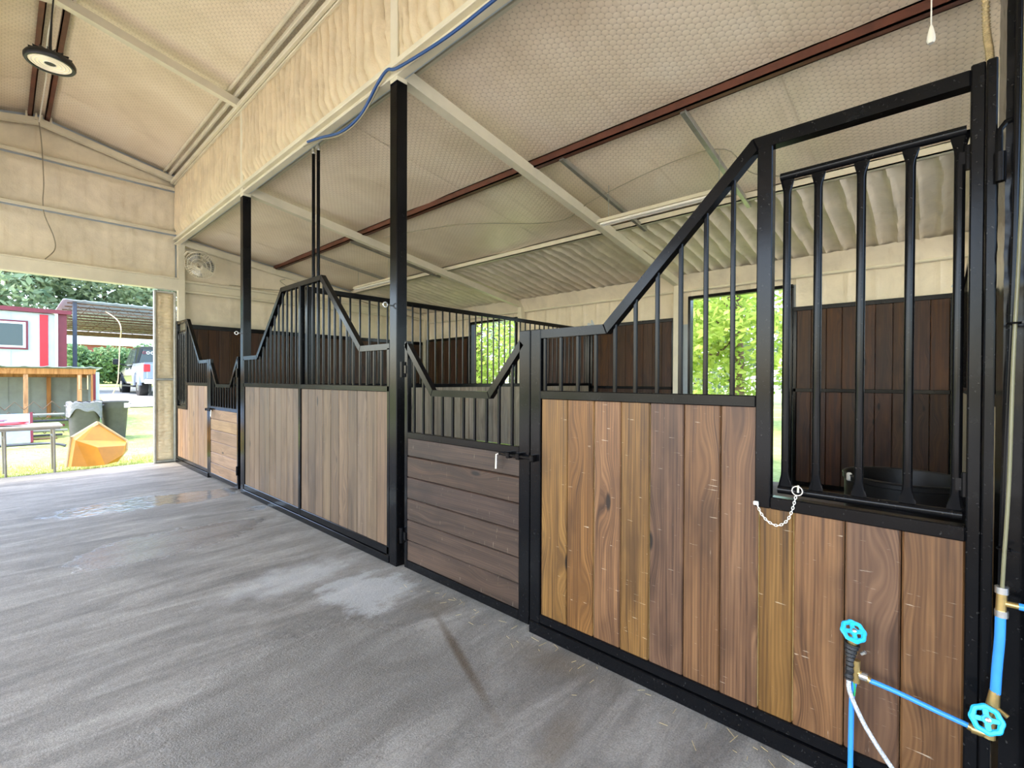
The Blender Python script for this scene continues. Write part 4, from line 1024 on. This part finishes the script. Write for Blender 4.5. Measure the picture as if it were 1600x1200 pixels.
for k, (x0, x1, y, mt, lab) in enumerate(((-1.6, .5, 15.9, SHEETB, 'pale blue sheet leaning in a maroon frame against the steel stack'),)):
    t = thing('leaning_sheet', lab, 'sheet', ((x0 + x1) / 2, y, 0))
    m = MB().add([(x0, y - .25, 0), (x1, y - .25, 0), (x1, y + .1, .66), (x0, y + .1, .66), (x0, y - .23, 0), (x1, y - .23, 0), (x1, y + .12, .66), (x0, y + .12, .66)], [(0, 1, 2, 3), (7, 6, 5, 4), (0, 4, 5, 1), (1, 5, 6, 2), (2, 6, 7, 3), (3, 7, 4, 0)]); m.build('sheet', mt, t)
    m = MB()
    for a, b in (((x1, y - .25, 0), (x1, y + .1, .68)), ((x0, y + .1, .68), (x1, y + .1, .68)), ((x0, y - .25, .02), (x1, y - .25, .02))): m.bar(a, b, .05, .05, (1, 0, 0) if a[0] != b[0] else (0, 1, 0))
    m.build('frame', MAROON, t)
tubing('bent_bar', smoothp([(-2.5, 15.0, .02), (.4, 14.9, .03), (.8, 14.7, .03), (1.0, 14.6, -.02)]), .03, DPOST, 'dark bent bar lying on the grass under the table', 'bar')

# open timber rack shed
t = thing('rack_shed', 'low open timber rack with a white metal roof behind the bins', 'shed', (-1.2, 18, 0))
m = MB(); zz = lambda y: 1.80 - .05 * (y - 17.3)
def fr(u, v):
    x = -5 + u * 6.93; y = 17.2 + v * 1.9
    return (x, y, zz(y) + .022 * max(0, math.cos(2 * math.pi * x / .42)) ** 3)
o = MB().grid(140, 3, fr).build('roof_sheet', WMETAL, t, smooth=True); o.modifiers.new('s', 'SOLIDIFY').thickness = .01
for y in (17.3, 18.9): MB().box(-4.9, 1.8, y, y + .05, zz(y) - .19, zz(y) - .04, .005).build('beam', TIMBER, t)
for x in (-4.5, -2.6, .40, 1.42, 1.70): MB().box(x, x + .09, 17.32, 17.42, 0, zz(17.3) - .19, .005).build('post', TIMBER, t)
for x in (-4.5, -1.6, .9): MB().box(x, x + .09, 18.86, 18.95, .2, zz(18.9) - .19, .005).build('post', TIMBER, t)
for i in range(16):
    x = -4.9 + i * .42; MB().box(x, x + .41, 18.98, 18.99, .15, 1.7).build('wall_sheet', GMETAL, t)
    MB().box(x + .40, x + .43, 18.96, 18.985, .15, 1.7).build('wall_rib', GMETAL, t)
MB().box(1.79, 1.87, 17.3, 18.95, .2, 1.68).build('side_sheet', WMETAL, t); MB().box(1.74, 1.79, 17.27, 17.33, .2, 1.62).build('corner_trim', MAROON, t)
tubing('hanging_hooks', [(1.45, 17.24, 1.58), (1.45, 17.22, 1.2), (1.62, 17.22, 1.2), (1.62, 17.24, 1.58)], .014, ORANGE, 'pale wire hook hanging from the rack beam', 'hook')

# red and white metal building
t = thing('metal_building', 'white sheet-metal building with red trim and a square window', 'building', (-2.5, 26, .8))
MB().box(-8, 1.68, 24, 30, .4, 3.85).build('wall', WMETAL, t)
for i in range(17):
    x = -6.5 + i * .42
    if x < 1.0: MB().box(x, x + .03, 23.975, 24.0, .5, 3.8).build('wall_rib', WMETAL, t)
MB().box(.97, 1.19, 23.95, 24.0, .5, 3.8).build('red_panel', RED, t); MB().box(1.45, 1.68, 23.94, 24.0, .5, 3.95).build('corner_trim', MAROON, t)
MB().box(-8.1, 1.8, 23.8, 30.1, 3.86, 4.0).build('roof_edge', MAROON, t)
wn = MB().box(-.35, .68, 23.93, 24.0, 2.52, 3.54).build('window_frame', MAROON, t); MB().box(-.29, .62, 23.915, 23.95, 2.58, 3.48).build('inner_frame', HOUSEW, wn); MB().box(-.22, .55, 23.905, 23.93, 2.65, 3.41).build('pane', GLASS, wn)
tubing('downspout', smoothp([(1.25, 23.9, 3.9), (1.38, 23.85, 3.85), (1.4, 23.85, 3.6), (1.4, 23.9, .6)]), .04, HOUSEW, 'white downspout at the red corner of the metal building', 'downspout')

# open carport with exposed trusses
t = thing('carport', 'open carport on a dark post with exposed rusty roof trusses', 'carport', (5, 31, .9))
X0, X1_ = 1.85, 15
za = lambda y: 4.62 - .018 * (y - 26)
o = MB().grid(120, 2, lambda u, v: (X0 - .15 + u * (X1_ - X0), 25.8 + v * 12.4, za(25.8 + v * 12.4) + .05 + .03 * max(0, math.cos(2 * math.pi * (X0 + u * 13.1) / .5)) ** 3)).build('roof_sheet', WMETAL, t, smooth=True); o.modifiers.new('s', 'SOLIDIFY').thickness = .02
MB().box(2.0, 2.13, 26, 26.14, .6, za(26), .01).build('post', DPOST, t); MB().box(14, 14.13, 26, 26.14, .6, za(26), .01).build('post', DPOST, t)
MB().box(2.4, 2.53, 38, 38.14, .6, za(38) - .3, .01).build('post', DPOST, t)
for i in range(11):
    y = 26.2 + i * 1.15; m = MB(); m.bar((X0, y, za(y) - .04), (X1_ - .2, y, za(y) - .04), .05, .05, (0, 0, 1)); m.bar((X0, y, za(y) - .34), (X1_ - .2, y, za(y) - .34), .04, .04, (0, 0, 1))
    x = X0
    while x < X1_ - .6: m.tube([(x, y, za(y) - .34), (x + .25, y, za(y) - .05), (x + .5, y, za(y) - .34)], .012, 4); x += .5
    m.build('roof_truss', RUST, t)
MB().box(X0, X1_ - .2, 38.0, 38.16, za(38) - .34, za(38) - .1).build('rear_beam', RUST, t)
tubing('extension_cord', smoothp([(3.05, 26.30, 4.36), (2.67, 20.00, 3.33), (2.67, 20.00, 2.59), (2.64, 20.00, 1.74), (2.60, 20.00, 1.32), (2.42, 20.00, 0.82)]), .014, ORANGE, 'pale orange cord dangling in front of the truck', 'cord')

# pickup truck parked beyond the bins ------------------------------------------
def truck():
    cx, y0, zb = 4.45, 20.9, .80                       # left flank at x = 3.5, rear bumper at y0, facing away
    t = thing('pickup_truck', 'dark crew-cab pickup with a silver rear bed parked on the drive', 'truck', (cx, y0 + 2.9, zb))
    hw = .98; L = 5.9
    def loft(secs, mat, nm):
        """secs: (y, [(half-width, z)...]) mirrored left/right"""
        m = MB(); vs = []; n = len(secs[0][1]) * 2
        for y, pr in secs: vs += [(cx - w, y0 + y, zb + z) for w, z in pr] + [(cx + w, y0 + y, zb + z) for w, z in reversed(pr)]
        fs = [(i * n + j, i * n + (j + 1) % n, (i + 1) * n + (j + 1) % n, (i + 1) * n + j) for i in range(len(secs) - 1) for j in range(n)] + [tuple(range(n - 1, -1, -1)), tuple((len(secs) - 1) * n + j for j in range(n))]
        m.add(vs, fs); return m.build(nm, mat, t, smooth=True)
    body = [(.72, .55), (hw - .04, .5), (hw, .75), (hw, 1.05), (hw - .04, 1.22), (.6, 1.26)]
    loft([(2.3, body), (4.6, body), (5.6, [(.72, .55), (hw - .08, .55), (hw - .05, .75), (hw - .06, 1.02), (hw - .14, 1.14), (.55, 1.18)]), (5.85, [(.6, .6), (hw - .2, .6), (hw - .18, .75), (hw - .2, .98), (hw - .3, 1.05), (.5, 1.08)])], CARB, 'cab_body')
    bed = [(.72, .6), (hw, .56), (hw + .02, .8), (hw + .02, 1.1), (hw - .02, 1.28), (.7, 1.30)]
    loft([(.1, bed), (2.28, bed)], CARS, 'bed')
    loft([(2.25, [(.70, 1.24), (hw - .06, 1.22), (hw - .1, 1.3), (.74, 1.92), (.6, 1.96), (.3, 1.97)]), (2.65, [(.70, 1.24), (hw - .06, 1.22), (hw - .1, 1.3), (.76, 1.95), (.62, 1.99), (.3, 2.0)]), (3.9, [(.70, 1.24), (hw - .06, 1.22), (hw - .1, 1.3), (.76, 1.93), (.62, 1.97), (.3, 1.98)]), (4.75, [(.70, 1.2), (hw - .08, 1.2), (hw - .1, 1.22), (hw - .12, 1.24), (.6, 1.25), (.3, 1.26)])], CARB, 'cab_roof')
    # windows
    def q(pts, nm, mat=GLASS):
        m = MB(); n = len(pts); vs = [Vector((cx + x, y0 + y, zb + z)) for x, y, z in pts]; m.add(vs, [tuple(range(n))]); o = m.build(nm, mat, t); sd = o.modifiers.new('s', 'SOLIDIFY'); sd.thickness = .02; sd.offset = 0; return o
    for s_ in (-1, 1):
        q([(s_ * .885, 2.55, 1.3), (s_ * .885, 3.35, 1.3), (s_ * .775, 3.35, 1.88), (s_ * .775, 2.75, 1.88)], 'side_window'); q([(s_ * .885, 3.43, 1.3), (s_ * .885, 4.45, 1.3), (s_ * .775, 3.95, 1.87), (s_ * .775, 3.43, 1.88)], 'side_window')
        for y in (1.25, 4.85):
            wl = MB().lathe([(.2, -.13), (.4, -.13), (.42, -.1), (.42, .1), (.4, .13), (.2, .13)], (cx + s_ * .84, y0 + y, zb + .42), 28, 'x'); w_ = wl.build('wheel', TYRE, t, smooth=True)
            MB().lathe([(.02, -.02), (.08, -.03), (.2, .0), (.24, .0), (.245, .03)], (cx + s_ * (.84 + .125) - (0 if s_ > 0 else .0), y0 + y, zb + .42), 24, 'x').build('rim', STEEL, w_, smooth=True)
            m = MB(); n = 16; pts = []
            for i in range(n + 1):
                a = math.pi * i / n; pts.append((cx + s_ * (hw + .0), y0 + y + .5 * math.cos(a), zb + .45 + .5 * math.sin(a)))
            m.tube(pts, .06 if y < 2 else .035, 6); m.build('wheel_arch', CARS if y < 2 else CARB, t, smooth=True)
        m = MB().box(cx + s_ * (hw + .1), cx + s_ * (hw + .32), y0 + 4.3, y0 + 4.42, zb + 1.28, zb + 1.52, .03); m.tube([(cx + s_ * hw * .9, y0 + 4.3, zb + 1.25), (cx + s_ * (hw + .15), y0 + 4.35, zb + 1.34)], .025, 6); m.build('door_mirror', RUBBER, t)
        MB().box(cx + s_ * .80, cx + s_ * .985, y0 + .06, y0 + .12, zb + .95, zb + 1.22, .01).build('tail_lamp', RED, t)
        for y in (2.5, 3.4): MB().box(cx + s_ * (hw - .0), cx + s_ * (hw + .03), y0 + y + .08, y0 + y + .26, zb + 1.08, zb + 1.12).build('door_handle', CARS, t)
        MB().box(cx + s_ * (hw - .1), cx + s_ * (hw + .05), y0 + 1.9, y0 + 4.3, zb + .38, zb + .45, .02).build('side_step', RUBBER, t)
    q([(-.78, 2.2, 1.34), (.78, 2.2, 1.34), (.66, 2.2, 1.84), (-.66, 2.2, 1.84)], 'rear_window')
    for k, (x, mt) in enumerate(((-.62, MAROON), (-.50, WHITEP), (-.36, WHITEP))):
        m = MB().torus((cx + x, y0 + 2.185, zb + 1.72), .045, .014, 'y', 18, 5); m.build('window_decal', mt, t)
    MB().box(cx - .9, cx + .9, y0 + .07, y0 + .12, zb + .7, zb + 1.22, .015).build('tailgate', CARS, t); MB().box(cx - .98, cx + .98, y0 - .08, y0 + .12, zb + .52, zb + .68, .02).build('rear_bumper', STEEL, t)
    MB().box(cx - .8, cx - .72, y0 + .3, y0 + .33, zb + .12, zb + .6).build('mud_flap', RUBBER, t)
truck()
dr = MB().grid(30, 24, lambda u, v: (2.35 + u * 24, 19.8 + v * 14, gz(2.35 + u * 24, 19.8 + v * 14) + .035)); struct(dr.build('driveway', DRIVE, smooth=True), 'pale gravel drive under the truck')

# house far behind
t = thing('house', 'white house with a brick base beyond the hedge', 'house', (8, 55, 1.2))
MB().box(2, 22, 54, 60, 1, 4.6).build('wall', BRICK, t); MB().box(1.5, 22.5, 53.5, 60.5, 4.4, 5.3).build('eave', HOUSEW, t); MB().prism([(53.4, 5.3), (60.6, 5.3), (57, 7.2)], 'x', 1.5, 22.5).build('roof', GMETAL, t)
for x in (4, 7.5, 11): w_ = MB().box(x, x + 1.1, 53.93, 54, 2.4, 3.8).build('window', HOUSEW, t); MB().box(x + .08, x + 1.02, 53.91, 53.95, 2.48, 3.72).build('pane', GLASS, w_)

# ------------------------------------------------------------------ plants
def foliage(centers, n, size, mat, parent, nm='foliage'):
    m = MB(); vs = []; fs = []
    for i in range(n):
        c, r = centers[random.randrange(len(centers))]
        d = Vector((random.gauss(0, 1), random.gauss(0, 1), random.gauss(0, 1))).normalized() * r * random.uniform(.45, 1) ** .6
        p = Vector(c) + d; a = Vector((random.gauss(0, 1), random.gauss(0, 1), random.gauss(0, .7))).normalized(); b = a.cross(Vector((random.gauss(0, 1), random.gauss(0, 1), random.gauss(0, 1)))).normalized()
        s_ = size * random.uniform(.6, 1.4); k = len(vs); vs += [p - a * s_, p + b * s_ * .45, p + a * s_, p - b * s_ * .45]; fs.append((k, k + 1, k + 2, k + 3))
    m.v = vs; m.f = fs; o = m.build(nm, mat, parent, fix=False); o['kind'] = 'stuff'; return o
def tree(x, y, h, crown_r, z0, mat, n, size, label, seed, group, cb=.35):
    random.seed(seed); g0 = gz(x, y); t = thing('tree', label, 'tree', (x, y, g0), group)
    m = MB().tube([(x, y, g0 - .1), (x + .1, y, g0 + h * .3), (x, y + .1, g0 + h * .75)], [h * .028, h * .022, h * .008], 8); br = []; cs = []
    for i in range(16):
        a = random.uniform(0, 6.3); rr = crown_r * math.sqrt(random.uniform(.05, 1)); zc = g0 + h * random.uniform(cb, .92); rr *= math.sqrt(max(.15, 1 - ((zc - g0) / h - .6) ** 2 * 4))
        c = (x + rr * math.cos(a), y + rr * math.sin(a), zc); cs.append((c, crown_r * random.uniform(.32, .5)))
        if i < 9: m.tube([(x, y, g0 + h * random.uniform(.25, .5)), ((x + c[0]) / 2, (y + c[1]) / 2, zc - h * .06), c], [h * .012, h * .007, h * .003], 5)
    m.build('trunk', BARK, t, smooth=True); foliage(cs, n, size, mat, t)
L_ = ['nearest yellow-green tree outside the near stall doorway', 'yellow-green tree outside the far stall doorway']
tree(17.5, 5.2, 7.5, 3.2, 0, LEAF_Y, 9000, .13, L_[0], 11, 'trees behind the stalls', .16)
tree(16.5, 17.5, 7.0, 3.0, 0, LEAF_Y, 8000, .13, L_[1], 12, 'trees behind the stalls', .16)
for k, (x, y, lab) in enumerate(((30, 3, 'distant tree right of the near stall doorway view'), (32, 12, 'distant tree beyond the yellow-green tree of the near doorway'), (27, 22, 'distant tree right of the far doorway view'), (26, 31, 'distant tree left of the far doorway view'), (34, -6, 'distant tree far right behind the stalls'))):
    tree(x, y, 8, 4.2, 0, LEAF_G, 5000, .24, lab, 20 + k, 'trees behind the stalls', .1)
for k, (x, y, h, r, lab) in enumerate(((-9, 70, 16, 6.5, 'leftmost tall tree above the red-roofed building'), (0, 66, 16, 7, 'tall tree second from the left in the tree line'), (8, 70, 16, 6.5, 'tall tree in the middle of the tree line above the carport'), (16, 66, 16, 7, 'tall tree behind the right end of the carport'), (25, 70, 16, 6.5, 'tall tree at the right end of the tree line'), (-18, 66, 16, 7, 'tall tree beyond the left edge of the door opening'))):
    tree(x, y, h, r, 0, LEAF_G, 9000, .34, lab, 40 + k, 'tree line beyond the buildings', .25)
for k, (x, y, h, r, lab) in enumerate(((4.4, 44, 2.6, 1.7, 'round green shrub left of the truck'), (6.6, 45, 2.9, 1.9, 'pale leafy shrub behind the truck bonnet'), (3.0, 47, 2.4, 1.5, 'dark shrub beside the carport post'), (9.2, 46, 2.6, 1.8, 'shrub hidden partly by the truck cab'))):
    random.seed(70 + k); g0 = gz(x, y); t = thing('shrub', lab, 'shrub', (x, y, g0), 'shrubs in front of the house')
    cs = [((x + random.uniform(-r, r) * .6, y + random.uniform(-r, r) * .6, g0 + h * random.uniform(.25, .75)), r * .5) for i in range(10)]
    m = MB()
    for c, _ in cs[:5]: m.tube([(x, y, g0 - .05), c], [.04, .015], 5)
    m.build('stem', BARK, t); foliage(cs, 3500, .16, LEAF_B, t)
random.seed(99)
gm = MB(); vs = []; fs = []
for i in range(26000):
    y = 10.5 + 7.5 * random.random() ** 1.4; x = random.uniform(-1.5 - (y - 10.4) * .2, 3.2 + (y - 10.4) * .2); z = gz(x, y) - .03; h = random.uniform(.02, .06); a = random.uniform(0, 6.3); w = .006
    k = len(vs); vs += [Vector((x - w * math.cos(a), y - w * math.sin(a), z)), Vector((x + w * math.cos(a), y + w * math.sin(a), z)), Vector((x + random.gauss(0, .02), y + random.gauss(0, .02), z + h))]; fs.append((k, k + 1, k + 2))
gm.v = vs; gm.f = fs; o = gm.build('grass', BLADE, None, fix=False); o['kind'] = 'stuff'; tag(o, 'short sunlit grass just outside the open door', 'grass')
